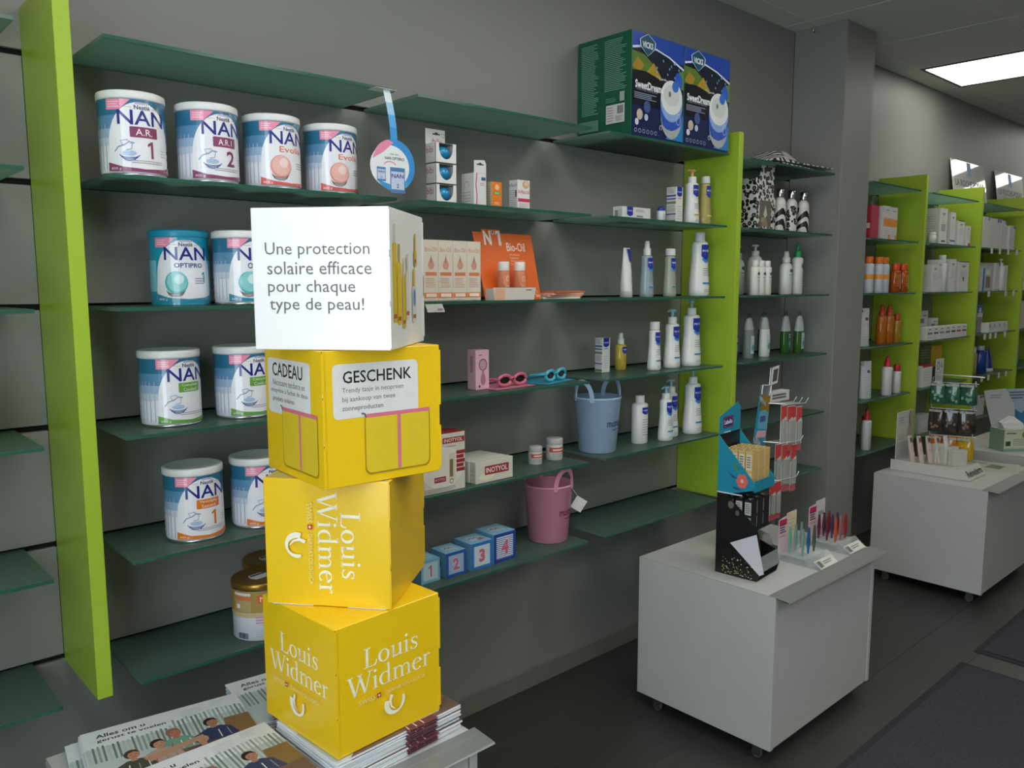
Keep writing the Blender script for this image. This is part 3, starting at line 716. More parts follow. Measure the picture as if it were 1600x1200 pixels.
def bottle(name, label, pos, w, hb, mat, prof, ky=.62, art=None, cap=None, rz=0.0, group=None, cat='bottle', fill=None, la=0.0, seg=22):
    """body + optional liquid + printed label + closure. cap = (kind, r, h, hex)"""
    t = thing(name, label, cat, pos, rz, group)
    ky = .5+.5*ky; w *= 1.07
    pr = [(r*w/2, z*hb) for r, z in prof]
    MB().lathe(pr, mat if not isinstance(mat, str) else K(mat, .35, coat=.2), seg, 1, ky).build('body', t)
    if fill: MB().lathe([(r*w/2*.93, z*hb*.97+.002) for r, z in prof if z < .9]+[(.001, hb*.86)], K(fill, .2, clear=.25), seg, 1, ky).build('liquid', t)
    if art: MB().art(art, cyl_map(lambda z: interp(pr, z), la, 0, ky), wrap=w/6, eps=.0007, de=.00006).build('printed_label', t)
    if cap:
        k, r, h, c = cap; m = K(c if isinstance(c, str) else c[0], .4); z = hb-.001
        if k == 'cyl': MB().lathe([(r*.98, 0), (r, .001), (r, h-.002), (r*.92, h), (.0005, h)], m, 18, c=(0, 0, z)).build('cap', t)
        elif k == 'oval': MB().lathe([(r*.98, 0), (r, .001), (r, h-.002), (r*.92, h), (.0005, h)], m, 18, 1, ky, c=(0, 0, z)).build('cap', t)
        elif k == 'pump':
            hc = c if isinstance(c, str) else c[0]; hs = hc if isinstance(c, str) else c[1]
            m = K(hc, .4); m2 = K(hs, .4)
            MB().lathe([(r, 0), (r, .4*h), (r*.9, .45*h), (r*.45, .46*h)], m, 18, c=(0, 0, z)).build('collar', t)
            pm = MB().lathe([(r*.32, .4*h), (r*.32, .82*h)], m2, 12, c=(0, 0, z)); pm.lathe([(r*.4, .8*h), (r*.8, .84*h), (r*.85, .93*h), (r*.5, h), (.0005, h)], m2, 16, c=(0, 0, z))
            pm.tube([(0, 0, z+.90*h), (-r*1.6, -r*.3, z+.92*h), (-r*2.2, -r*.4, z+.84*h)], [r*.3, r*.26, r*.2], m2, 8); pm.build('pump_head', t)
        elif k == 'spray':
            MB().lathe([(r, 0), (r, .45*h), (r*.72, .5*h), (r*.66, .8*h), (r*.5, h), (.0005, h)], m, 18, c=(0, 0, z)).build('spray_head', t)
    return t
def shield(w, z0, z1, extra=None, lo=.1):
    """navy shield with the white word on it, thin lines of copy below"""
    a = Art(); h = z1-z0
    a.poly([(-w/2, z1), (-w/2, z0+h*.25)]+[(-w/2+w*i/8, z0+h*.25-h*.25*math.sin(PI*i/8)) for i in range(1, 8)]+[(w/2, z0+h*.25), (w/2, z1)], '1d2f9a')
    a.text('mustela', 0, z0+h*.62, w=w*.8, h=h*.2, c='f2f4fa', bold=.01); a.rect(-w*.2, z0+h*.36, w*.3, z0+h*.40, '9fb0e0')
    if extra: a.poly([(-w*.4, z0+h*.12)]+[(-w*.4+w*.8*i/8, z0-h*.02-h*.18*math.sin(PI*i/8)) for i in range(0, 9)]+[(w*.4, z0+h*.12)], extra, 0)
    return a
def mlabel(hb, w, extra='3f86c8', band='3a78b0'):
    a = shield(w*.72, hb*.655, hb*.93, extra)
    a.lines(-w*.25, hb*.36, w*.32, hb*.52, 4, '8b8f9a', th=hb*.011); a.rect(-w*.28, hb*.22, w*.34, hb*.25, band); a.lines(-w*.2, hb*.07, w*.3, hb*.13, 2, 'a0a4ae', th=hb*.008)
    return a

# ---- upper shelf, middle bay: soother boxes and small cartons
SO = K('1f8fc4', .15, clear=.1, name='blue_silicone', coat=.5)
for k in range(3):
    lab = ['lowest of three stacked boxes with a blue soother in the window', 'middle of three stacked boxes with a blue soother in the window', 'top soother box with a tall white hanging card'][k]
    t = thing('soother_box', lab, 'box', (1.418, -.165, Z[1]+k*.0555), 0, 'soother boxes')
    wb = K('e6e3de', .45); b = MB(); w, d, h = .072, .045, .053
    b.box(-w/2, -w/2+.001, -d/2, d/2, 0, h, wb); b.box(w/2-.001, w/2, -d/2, d/2, 0, h, wb); b.box(-w/2, w/2, d/2-.001, d/2, 0, h, wb); b.box(-w/2, w/2, -d/2, d/2, 0, .001, wb)
    # front with a D-shaped window open at the top
    n = 12; arc = [(.0+.024*math.cos(PI+PI*i/n), .040+.030*math.sin(PI+PI*i/n)) for i in range(n+1)]
    pts = [(-w/2, 0), (w/2, 0), (w/2, h), (.024, h)]+arc[::-1]+[(-.024, h), (-w/2, h)]
    b.prism(pts, -d/2, -d/2+.001, wb); b.build('carton', t)
    MB().lathe([(.004, 0), (.017, .004), (.023, .014), (.024, .022), (.02, .031), (.010, .037), (.001, .038)], SO, 18, c=(0, -.001, .009)).build('soother', t)
    MB().box(-w/2+.001, w/2-.001, -d/2+.001, d/2-.001, h-.0012, h-.0002, K('8f9590', .4)).build('top_tray', t)
    a = Art(); a.text('bibi', -.004, .036, w=.03, h=.018, c='c0404a'); MB().art(a, left(-w/2), eps=.0003).build('printed_side', t)
    if k == 2:
        MB().box(-w/2, w/2-.004, d/2+.0002, d/2+.0012, 0, .096, wb, bev=.0004).build('hanging_card', t)
        a = Art(); a.text('bibi', .004, .064, w=.03, h=.016, c='c0404a'); a.stroke([(-.018, .05), (-.018, .064), (-.013, .068), (-.012, .054)], .0015, 'c98a84')
        a.rect(-.012, .081, .014, .0845, '3a3834'); a.ell(.001, .084, .006, .004, '3a3834', 10); a.ring(.024, .081, .005, .0055, .0014, '9db06a'); MB().art(a, front(d/2+.0002), eps=.0002).build('printed_card', t)
a = Art(); a.stroke([(-.014, .0), (-.012, .03), (-.016, .06), (-.012, .094)], .004, 'd0567e'); a.rect(.004, .074, .020, .083, '3c5a80'); a.lines(.0, .058, .02, .068, 2, 'c98aa0', th=.002); a.ell(.008, .04, .012, .02, 'dcdcda')
la_ = Art(); la_.ring(-.005, .062, .010, .010, .0015, 'b0607a', R(-40), R(220)); la_.lines(-.02, .012, .02, .045, 4, '9a9894', th=.0015)
t = carton('nipple_care_box', 'white carton with pink waves and a hanging tab', (1.535, -.165, Z[1]), .046, .056, .094, 'dedbd6', a, la_)
hb = MB(); hb.prism([(-.0225, .094), (.0225, .094), (.0225, .122), (.016, .131), (-.022, .128)], -.028, -.027, K('dedbd6', .5)); hb.build('hanging_tab', t)
aa = Art(); aa.rect(-.013, .116, .013, .1195, '3a3834'); aa.ell(0, .119, .006, .004, '3a3834', 10); MB().art(aa, front(-.028)).build('punched_slot', t)
a = Art(); a.ell(0, .062, .008, .008, 'f2c49a'); a.rect(-.012, .04, .012, .05, '4f9a3a'); a.text('BIO', 0, .045, w=.016, h=.006, c='e8f0d8'); a.lines(-.01, .012, .01, .02, 2, 'f8dcc0', th=.002)
la_ = Art(); la_.rect(-.0125, .0, .0125, .077, 'cfc9a8'); la_.lines(-.009, .01, .009, .068, 8, 'a5a184', th=.0018)
carton('orange_carton', 'small orange carton with green band beside the hanging-tab box', (1.612, -.165, Z[1]), .038, .026, .077, 'ef7d1a', a, la_)
a = Art(); a.ell(.008, .077, .014, .012, 'd9a68c'); a.ell(.01, .08, .008, .007, 'e8c4a8'); a.text('Infacol', 0, .056, w=.044, h=.012, c='cf5a72', bold=.01); a.rect(-.024, .026, .024, .036, 'c4305c'); a.lines(-.02, .008, .02, .022, 3, 'b9a8a8', th=.0015)
la_ = Art(); la_.text('Infacol', -.002, .076, w=.034, h=.011, c='5a4a6a'); la_.lines(-.016, .01, .014, .062, 9, 'a9a3a6', th=.0016); la_.rect(.009, .04, .015, .06, '6a4a66')
carton('drops_carton', 'white and pink baby drops carton, rightmost on its shelf', (1.714, -.165, Z[1]), .05, .038, .09, 'e6e2de', a, la_)

# ---- eye-level shelf, middle bay: oil cartons and their display
def oil_front():
    a = Art(); a.text('Bio-Oil', 0, .140, w=.039, h=.012, c='d08a6a'); a.poly([(0, .121), (.009, .104), (.011, .096), (.007, .088), (0, .086), (-.007, .088), (-.011, .096), (-.009, .104)], 'd49a86')
    a.stroke([(0, .104), (0, .124)], .0015, '5a5a40'); a.rect(-.019, .0695, .019, .0785, 'e07a44'); a.rect(-.017, .072, .017, .076, 'd8855a'); a.lines(-.018, .036, .018, .064, 5, 'd9a894', th=.002)
    a.rect(-.0245, .009, .0245, .023, 'e2814e'); a.rect(-.018, .0115, .018, .0205, 'efe2d4'); a.lines(-.015, .002, .018, .006, 1, 'c8b8a8', th=.0012)
    return a
for k in range(4):
    lab = 'slim oil carton with an orange band, %s' % ['leftmost of four beside the white slogan box', 'second from the left of four', 'third from the left of four', 'rightmost of four, touching the orange display'][k]
    carton('oil_carton', lab, (1.3515+.0508*k, -.178, Z[2]), .0500, .045, .166, 'ddd3c2', oil_front(), Art().lines(-.018, .02, .018, .15, 10, 'd8b8a4', th=.002), group='oil cartons')
OR = K('e2641c', .4, name='orange_card', coat=.2)
t = thing('oil_display', 'orange leaning cardboard display with a big N 1 on top', 'display', (1.655, -.2, Z[2]), 0)
b = MB(); lean = .24
M = Matrix(((1, 0, 0, 0), (0, 1, lean, 0), (0, 0, 1, 0), (0, 0, 0, 1)))
b.prism([(-.108, 0), (.118, 0), (.118, .196), (-.117, .198)], 0, .002, OR); b.xf(M); b.build('back_card', t)
n1 = MB(); a = Art(); a.text('N', -.064, .182, w=.030, h=.044, c='e6dfd4', bold=.04); a.poly([(-.029, .205), (-.012, .207), (-.012, .160), (-.022, .160), (-.022, .196), (-.031, .192)], 'e6dfd4'); a.ring(-.040, .199, .0055, .006, .0025, 'e6dfd4')
n1.art(a, plane_map((0, 0, 0), (1, 0, 0), (0, lean, 1), (0, -1, .2)), eps=.0012); n1.box(-.084, -.010, .0475, .049, .198, .207, OR); n1.build('number_sign', t)
a = Art(); a.text('Bio-Oil', .045, .157, w=.075, h=.026, c='f2e2d2', bold=.01)
for i, (s, w) in enumerate((('Huidolie', .04), ('Littekens', .034), ('Zwangerschaps', .054), ('Striemen', .036))): a.text(s, .016+w/2, .134-.0095*i, w=w, h=.0062, c='f0cdb0')
a.ring(.1, .02, .004, .007, .0016, 'f0d8c4', 0, R(300)); a.lines(.098, .006, .116, .014, 2, 'f0d8c4', th=.002)
MB().art(a, plane_map((0, 0, 0), (1, 0, 0), (0, lean, 1), (0, -1, .2)), eps=.0004).build('printed_text', t)
tr = MB(); trm = K('d6cdc2', .5)
tr.prism([(-.105, 0), (.052, 0), (.060, .036), (-.109, .036)], -.036, -.035, trm); tr.box(-.105, -.104, -.035, .004, 0, .034, trm); tr.box(.051, .052, -.035, .004, 0, .034, trm); tr.box(-.104, .051, -.035, .004, .030, .0315, trm); tr.build('tray', t)
MB().art(Art().rect(-.104, .002, -.066, .034, 'e2b090').lines(.02, .026, .046, .032, 1, '6a625a', th=.003), front(-.036)).build('tray_print', t)
for k, x in enumerate((1.602, 1.666)):
    a = Art(); a.rect(-.012, .012, .012, .042, 'e58a5e'); a.ring(.0, .03, .004, .008, .0015, 'f0d8c8'); a.lines(-.009, .006, .009, .012, 2, 'f0cdb8', th=.0015)
    bottle('oil_bottle', ['clear oil bottle with white cap in the orange display, left', 'clear oil bottle with white cap in the orange display, right'][k], (x, -.217, Z[2]+.0317), .033, .054, K('e59a74', .1, clear=.35), STRA, 1, a, ('cyl', .0165, .026, 'e8e2da'), group='display oil bottles')
for k in range(4):
    lf = MB().box(-.074, .074, -.045, .045, 0, .0058, K(['e9ddd0', 'd9a488', 'e4b9a0', 'd8643a'][k], .5), bev=.0005)
    t = thing('leaflet', ['lowest of the fanned leaflets right of the orange display', 'second leaflet of the fan right of the orange display', 'third leaflet of the fan right of the orange display', 'top orange leaflet of the fan beside the display'][k], 'leaflet', (1.862+.006*k, -.165-.004*k, Z[2]+.0062*k), R(-8+5*k), 'fanned oil leaflets')
    lf.build('paper', t)
    if k == 3: MB().art(Art().poly([(-.074, -.045), (.0, -.045), (-.02, .045), (-.074, .045)], 'c8481e').ell(-.03, .0, .02, .02, 'dcbca8').lines(.0, -.03, .06, .03, 4, 'c8b0a0', th=.003), topm(.0058), eps=.0002, de=.00004).build('printed_cover', t)
t = thing('price_tag', 'white price tag hanging under the shelf of oil cartons', 'price tag', (1.322, -.2512, G[2]-.002), 0, 'shelf price tags')
MB().prism([(-.03, 0), (.026, 0), (.036, -.022), (-.022, -.022)], -.001, 0, K('d4d3cf', .5)).build('card', t)
MB().art(Art().lines(.01, -.018, .03, -.012, 2, '77757a', th=.002), front(-.001)).build('price_print', t)

# ---- right bay of the baby wall
def mbox(w, d, h, sh=True):
    a = Art(); a.poly([(-w*.36, h), (-w*.36, h*.78)]+[(-w*.36+w*.72*i/8, h*.78-h*.05*math.sin(PI*i/8)) for i in range(1, 8)]+[(w*.36, h*.78), (w*.36, h)], '1d2f9a'); a.text('mustela', 0, h*.87, w=w*.58, h=h*.045, c='f2f4fa')
    a.rect(-w*.25, h*.67, w*.25, h*.70, 'c89a6a' if sh else '6aa0c8'); a.lines(-w*.3, h*.1, w*.34, h*.5, 6, '9c9ea6', th=h*.012)
    b = Art(); D = d
    b.rect(-D/2, h*.74, D/2, h*.78, '27389a'); b.rect(-D/2, h*.66, D/2, h*.69, '27389a'); b.rect(-D/2, h*.54, D/2, h*.60, '6f8a5a'); b.lines(-D*.4, h*.32, D*.4, h*.5, 5, '9a9aa0', th=h*.012); b.rect(-D/2, h*.24, D/2, h*.27, '27389a'); b.rect(-D/2, h*.03, D/2, h*.09, '6f8a5a'); b.lines(-D*.4, h*.82, D*.3, h*.97, 4, '8a8a92', th=h*.012)
    return a, b
a = Art(); a.poly([(-.052, .042), (-.052, .016)]+[(-.052+.032*i/8, .016-.005*math.sin(PI*i/8)) for i in range(9)]+[(-.020, .042)], '1d2f9a'); a.text('mustela', -.036, .030, w=.026, h=.006, c='f2f4fa'); a.lines(-.005, .026, .05, .036, 3, 'a2a4aa', th=.0018); a.lines(.0, .009, .045, .015, 2, '6a6c76', th=.0022)
carton('cream_carton', 'long flat white carton with navy shield lying on its side', (2.243, -.168, Z[1]), .152, .042, .042, 'dcdad4', a, Art().rect(-.012, .006, .002, .03, '8c8c8a').lines(.004, .008, .018, .034, 4, 'b0b0ac', th=.0016))
t = bottle('stick_balm', 'short white stick with domed navy cap', (2.405, -.17, Z[1]), .033, .040, 'dcdcd8', [(.95, 0), (1, .05), (1, 1)], .7, Art().lines(-.009, .006, .010, .032, 5, '9a9ca4', th=.0016), None, cat='balm stick')
MB().lathe([(.0165, 0), (.0165, .008), (.0145, .013), (.008, .0155), (.0005, .016)], K('1d2f9a', .35), 18, 1, .7, c=(0, 0, .0395)).build('cap', t)
a, b = mbox(.042, .042, .13); carton('serum_carton', 'tall slim white carton with navy shield, upper shelf by the pump bottle', (2.490, -.165, Z[1]), .042, .042, .130, 'dcdad4', a, b)
W_ = 'e0e0dc'
bottle('lotion_pump_bottle', 'white pump bottle with orange pump beside the golden bottle', (2.595, -.165, Z[1]), .062, .156, W_, MUST, .66, mlabel(.156, .062, None, 'c9a24a'), ('pump', .016, .048, (W_, 'e0b070')))
bottle('bath_oil_bottle', 'golden see-through bottle with white cap by the green panel', (2.682, -.165, Z[1]), .050, .160, K('cdbb72', .12, clear=.35, coat=.4), MUST, .66, mlabel(.160, .050, None, 'd8c890'), ('cyl', .0165, .026, 'd9d9d0'))
# tube standing on its cap
t = thing('cream_tube', 'white cream tube standing on its clear cap, crimped top', 'tube', (2.222, -.165, Z[2]))
secs = []
for z, w, d in ((.022, .021, .021), (.05, .0215, .020), (.10, .0205, .0135), (.145, .0185, .006), (.162, .0175, .002), (.170, .0175, .0015)):
    secs.append([(w*math.cos(2*PI*i/20), d*math.sin(2*PI*i/20), z) for i in range(20)])
MB().loft(secs, K('dcdcd6', .4, coat=.2)).build('body', t)
MB().lathe([(.0215, 0), (.0225, .001), (.0225, .021), (.021, .0225)], K('c3c6c4', .25, clear=.2), 20).build('cap', t)
tm = lambda s, z, e: Vector((s, -(interp([(.021, .022), (.020, .05), (.0135, .10), (.006, .145), (.0015, .17)], z)+.0008+e)*math.sqrt(max(.05, 1-(s/.022)**2)), z))
tf = Art(); tf.poly([(-.004, .166), (.015, .166), (.017, .128), (.008, .120), (.002, .124)], '1d2f9a'); tf.lines(.0, .045, .016, .075, 5, '8b8f9a', th=.0018)
MB().art(tf, tm, wrap=.004, eps=.0008).build('printed_label', t)
bottle('water_spray_bottle', 'clear bluish spray bottle with white nozzle', (2.335, -.165, Z[2]), .052, .148, K('b7c8cc', .12, clear=.4, coat=.3), MUST, .7, mlabel(.148, .052), ('spray', .0135, .050, W_))
bottle('gel_bottle', 'clear waisted bottle with white flip cap between spray and large bottle', (2.471, -.165, Z[2]), .050, .150, K('c3cbbb', .12, clear=.4, coat=.3), MUST, .7, mlabel(.150, .050), ('cyl', .0185, .025, W_))
bottle('large_lotion_bottle', 'large white waisted bottle with plain round cap by the green panel', (2.655, -.165, Z[2]), .082, .208, W_, MUST, .66, mlabel(.208, .082), ('cyl', .019, .034, W_))
a, b = mbox(.042, .034, .122, False); carton('oil_spray_carton', 'white carton with navy shield beside the yellow oil spray', (2.190, -.088, Z[3]), .042, .034, .122, 'dcdad4', a, b)
bottle('baby_oil_spray', 'small yellow oil bottle with white spray nozzle', (2.300, -.080, Z[3]), .042, .095, K('d9c24e', .12, clear=.3, coat=.4), STRA, .7, shield(.024, .062, .084, '3f86c8').lines(-.01, .03, .012, .045, 3, 'a89a50', th=.0016), ('spray', .012, .040, W_))
bottle('cap_lotion_bottle', 'white waisted bottle with flip cap left of two pump bottles', (2.383, -.168, Z[3]), .052, .148, W_, MUST, .66, mlabel(.148, .052), ('cyl', .018, .028, W_))
PUMP = (W_, '8fc3cf')
bottle('pump_lotion_bottle', 'white bottle with pale blue pump in the middle of a row of three', (2.500, -.160, Z[3]), .066, .166, W_, MUST, .66, mlabel(.166, .066), ('pump', .016, .053, PUMP))
bottle('large_pump_bottle', 'largest white pump bottle on the yellow oil shelf, by the green panel', (2.614, -.165, Z[3]), .080, .196, W_, MUST, .66, mlabel(.196, .080), ('pump', .017, .056, PUMP))
bottle('cleanser_bottle', 'plain cylindrical white bottle between blue bucket and pump bottles', (2.322, -.155, Z[4]), .060, .150, W_, STRA, .75, shield(.034, .108, .134).lines(-.016, .03, .016, .095, 7, '8b8f9a', th=.002), ('cyl', .0165, .026, W_))
bottle('pump_lotion_bottle', 'smaller white pump bottle right of the blue bucket, in front', (2.437, -.185, Z[4]), .058, .155, W_, MUST, .66, mlabel(.155, .058), ('pump', .015, .048, PUMP))
bottle('pump_lotion_bottle', 'white pump bottle half hidden behind the smaller one', (2.515, -.150, Z[4]), .062, .168, W_, MUST, .66, mlabel(.168, .062), ('pump', .016, .053, PUMP))
bottle('large_pump_bottle', 'largest white pump bottle on the blue bucket shelf, by the green panel', (2.634, -.165, Z[4]), .079, .196, W_, MUST, .66, mlabel(.196, .079), ('pump', .017, .056, PUMP))

# buckets
def bucket(label, x, y, z, c, ink, a0, hz):
    t = thing('bucket', label, 'bucket', (x, y, z), 0, 'small plastic buckets')
    m = K(c, .4, name='soft_plastic'); rb, rt_, h = .065, .081, .192
    MB().lathe([(rb-.004, 0), (rb, .003), (rt_-.001, h-.008), (rt_+.0015, h-.006), (rt_+.0015, h), (rt_-.0015, h), (rb-.003, .006), (.001, .005)], m, 36).build('pail', t)
    for s in (0, PI):
        b = MB(); secs = []
        for i in range(15):
            u_ = PI*i/14; tw = .050*math.cos(u_); hgt = h-.014+.070*math.sin(u_)**.8
            an = hz+s+tw/rt_*.8
            cx, cy = (rt_-.0005)*math.cos(an), (rt_-.0005)*math.sin(an)
            rad = Vector((math.cos(an), math.sin(an), 0)); tan = Vector((-math.sin(an), math.cos(an), 0))
            wv = (tan*abs(math.cos(u_))**.0*math.cos(PI/2-0)*0 + (Vector((0, 0, 1))*math.sin(u_)+tan*math.cos(u_)))*.0075
            th = rad*.0022; p = Vector((cx, cy, hgt))
            secs.append([p-wv-th, p+wv-th, p+wv+th, p-wv+th])
        b.loft(secs, m, False); b.build('handle', t)
    a = Art(); a.text('mustela', 0, .105, w=.092, h=.026, c=ink, bold=.01); a.stroke([(-.02, .083), (.0, .081), (.035, .084)], .0025, ink)
    MB().art(a, cyl_map(lambda z_: rb+(rt_-rb)*z_/h, a0), wrap=.01, eps=.0006).build('printed_name', t)
    return t
bucket('pale blue plastic bucket with two loop handles', 2.108, -.140, Z[4], 'a6bedb', '2c3f66', R(8), R(180))
bk = bucket('pink plastic bucket with a white swing tag', 1.868, -.140, Z[5], 'e596b0', '8a2c50', R(14), R(-90))
tg = MB().box(-.020, .020, -.0008, .0008, -.022, .022, K('d9d7d2', .5)); tg.xf(Matrix.Translation((.088, -.056, .112)) @ Matrix.Rotation(R(-38), 4, 'Z') @ Matrix.Rotation(R(32), 4, 'Y')); tg.build('swing_tag', bk)
MB().tube([(.065, -.046, .168), (.078, -.052, .15), (.086, -.055, .135)], .0008, K('d9d7d2', .5), 5).build('tag_string', bk)

# ---- pink box and children's sunglasses
a = Art(); a.ring(.002, .074, .014, .016, .004, '8a5a68'); a.ell(.002, .074, .011, .013, 'c8a0ac'); a.ell(.002, .03, .010, .018, 'b07c8c'); a.rect(-.002, .04, .006, .06, 'b07c8c'); a.lines(-.015, .100, .0, .106, 1, '8a5a68', th=.0025); a.ell(-.012, .01, .004, .004, '7a3a50')
carton('pink_brush_carton', 'pink carton with a brush picture left of the sunglasses', (1.560, -.150, Z[3]), .052, .038, .118, 'e6b6c4', a, Art().rect(-.006, .05, .006, .1, 'c088a0'), ta=Art().rect(-.02, -.012, .02, .012, 'ddb4c0'))
def sunglasses(label, x, y, c, cd, rz):
    t = thing('child_sunglasses', label, 'sunglasses', (x, y, Z[3]), rz, 'children\'s sunglasses')
    m = K(c, .3, coat=.4); MB().box(-.095, .075, -.052, .06, 0, .002, K(cd, .45), bev=.0005).build('backing_card', t)
    for sx in (-1, 1):
        b = MB(); lens = []
        ring = [(sx*.034+.027*math.cos(2*PI*i/20), -.028+.003*math.cos(2*PI*i/20)**2, .0225+.0155*math.sin(2*PI*i/20)) for i in range(20)]
        b.tube(ring, .0055, m, 8, True); b.build('rim', t)
        MB().add(ring, [list(range(20))], K('1c1c1e', .08, coat=.5)).build('lens', t)
        MB().tube([(sx*.06, -.026, .027), (sx*.066, -.01, .027), (sx*.064, .03, .022), (sx*.05, .052, .016)], [.004, .0045, .004, .003], m, 8).build('temple', t)
    MB().tube([(-.011, -.028, .026), (0, -.029, .030), (.011, -.028, .026)], .003, m, 8).build('bridge', t)
    MB().tube([(-.05, .052, .014), (0, .062, .012), (.05, .052, .014)], .006, K(cd, .6), 8).build('strap', t)
sunglasses('pink child sunglasses with dark lenses on a pink card', 1.668, -.155, 'd36a86', 'd07f96', R(4))
sunglasses('turquoise child sunglasses with dark lenses on a blue card', 1.858, -.150, '4fb3c8', '2f9ab4', R(14))

# ---- ointment display, cartons and jars
RED = '9c2a2c'
a = Art(); rrect(a, .0, .136, .078, .152, .001, RED); a.text('INOTYOL', .038, .144, w=.066, h=.010, c='eee4da', bold=.02); a.lines(-.01, .124, .06, .130, 1, '8a8078', th=.002)
a.ell(.0, .07, .075, .058, 'e6e2d4', 24); rrect(a, .022, .03, .044, .108, .004, 'd9d3c0'); a.rect(.024, .04, .036, .09, '7a7a4a'); a.text('Inotyol', .032, .07, w=.04, h=.008, c='9c2a2c', rot=R(80)); a.ring(.03, .028, .006, .006, .002, '5a5448')
for i in range(5): a.rect(.048, .052+.0125*i, .078-.004*(i % 2), .062+.0125*i, RED)
rrect(a, -.03, .03, .01, .045, .001, RED); a.text('INOTYOL', -.01, .0375, w=.034, h=.007, c='eee4da'); a.lines(-.07, .004, .07, .016, 3, 'b0aca4', th=.0015)
ta = Art(); ta.rect(-.08, -.034, .08, .034, RED); ta.lines(-.06, -.02, .05, .02, 3, 'b8605c', th=.004)
carton('ointment_display_box', 'upright ointment box with dark red top and tube picture', (1.357, -.200, Z[4]), .16, .07, .164, 'd9d6cc', a, None, ta)
for k in range(5):
    a = Art(); a.ell(-.03, .018, .03, .012, 'e4dfc4'); rrect(a, -.038, .022, .056, .048, .001, RED); a.text('INOTYOL', .009, .035, w=.084, h=.016, c='eee4da', bold=.02)
    lab = 'long ointment carton with red name plate, %s' % ['front one of five, beside the jars', 'second from the front of five', 'third from the front, middle of five', 'fourth from the front of five', 'rearmost of five'][k]
    carton('ointment_carton', lab, (1.553-.004*k, -.217+.0268*k, Z[4]), .146, .0255, .064, 'd6d2c6', a, Art().lines(-.01, .006, .01, .044, 3, 'b8b4a8', th=.002), group='ointment cartons')
def jar(label, x, y, r, h):
    t = thing('ointment_jar', label, 'jar', (x, y, Z[4]), 0, 'ointment jars')
    MB().lathe([(r*.94, 0), (r, .003), (r, h*.68), (r*.96, h*.72)], K('c9c6c2', .4), 28).build('jar_body', t)
    MB().lathe([(r*.99, h*.72), (r*1.01, h*.74), (r*1.01, h*.96), (r*.97, h), (.0005, h)], K('bcbab6', .45), 28).build('lid', t)
    a = Art(); a.rect(-r*1.3, h*.38, r*1.3, h*.6, 'c2524c'); a.lines(-r*.85, h*.44, r*.9, h*.54, 1, 'ecd0c8', th=h*.07); a.lines(-r*.9, h*.14, r*.8, h*.34, 3, '8f8d8b', th=h*.02)
    MB().art(a, cyl_map(r, R(-6)), wrap=.006, eps=.0004).build('printed_label', t)
jar('small grey-white jar with red label band, left one', 1.802, -.145, .0225, .058)
jar('larger grey-white jar with red label band, right one', 1.898, -.137, .028, .071)

# ---- numbered cubes
for k, (x0, y, s, face, ink, rim) in enumerate(((1.303, -.2, .066, 'b9d4dc', 'c45a70', '7fb6cf'), (1.386, -.208, .073, '9fb6d2', 'cf7286', '2a56a8'), (1.478, -.211, .081, 'c6d6dc', 'cf6a7e', '2f74c0'), (1.569, -.207, .089, 'dfe3e8', 'd0607c', '1d3f94'))):
    a = Art(); h = s
    a.rect(-h/2, 0, h/2, h, rim); a.rect(-h*.38, h*.12, h*.38, h*.88, face)
    if k == 3:
        for i in range(11): a.rect(-h*.38, h*(.13+i*.068), h*.38, h*(.155+i*.068), '2c4f9c')
    a.text(str(k+1), 0, h*.5, h=h*.54, c='c9d6e8', bold=.09); a.text(str(k+1), 0, h*.5, h=h*.5, c=ink, bold=.05)
    l = Art(); l.rect(-h/2, 0, h/2, h, '79b6de'); l.ell(.0, h*.55, h*.17, h*.2, '8c4a52'); l.ell(.0, h*.62, h*.1, h*.09, 'c8a49a')
    tp = Art(); tp.rect(-h/2, -h/2, h/2, h/2, '8cc2e2'); tp.poly([(-h*.28, -h*.2), (h*.3, -h*.26), (h*.34, h*.22), (-h*.24, h*.3)], 'c4d2da'); tp.stroke([(-h*.2, 0), (-h*.1, h*.12), (0, 0), (h*.12, h*.1), (h*.2, -h*.04)], h*.05, '2f3a48')
    if k == 2: tp.poly([(h*.05, -h*.3), (h*.4, -h*.22), (h*.32, -h*.02), (h*.1, -h*.08)], 'b8707a')
    carton('number_cube', ['smallest blue toy cube, pink number one, beside the yellow boxes', 'blue toy cube with a pink number two', 'blue toy cube with a pink number three', 'largest blue toy cube with striped face and number four'][k], (x0+s/2, y+s/2, Z[5]), s, s, s, '86bfe2', a, l, tp, group='numbered cubes', cat='toy cube', bev=.002)

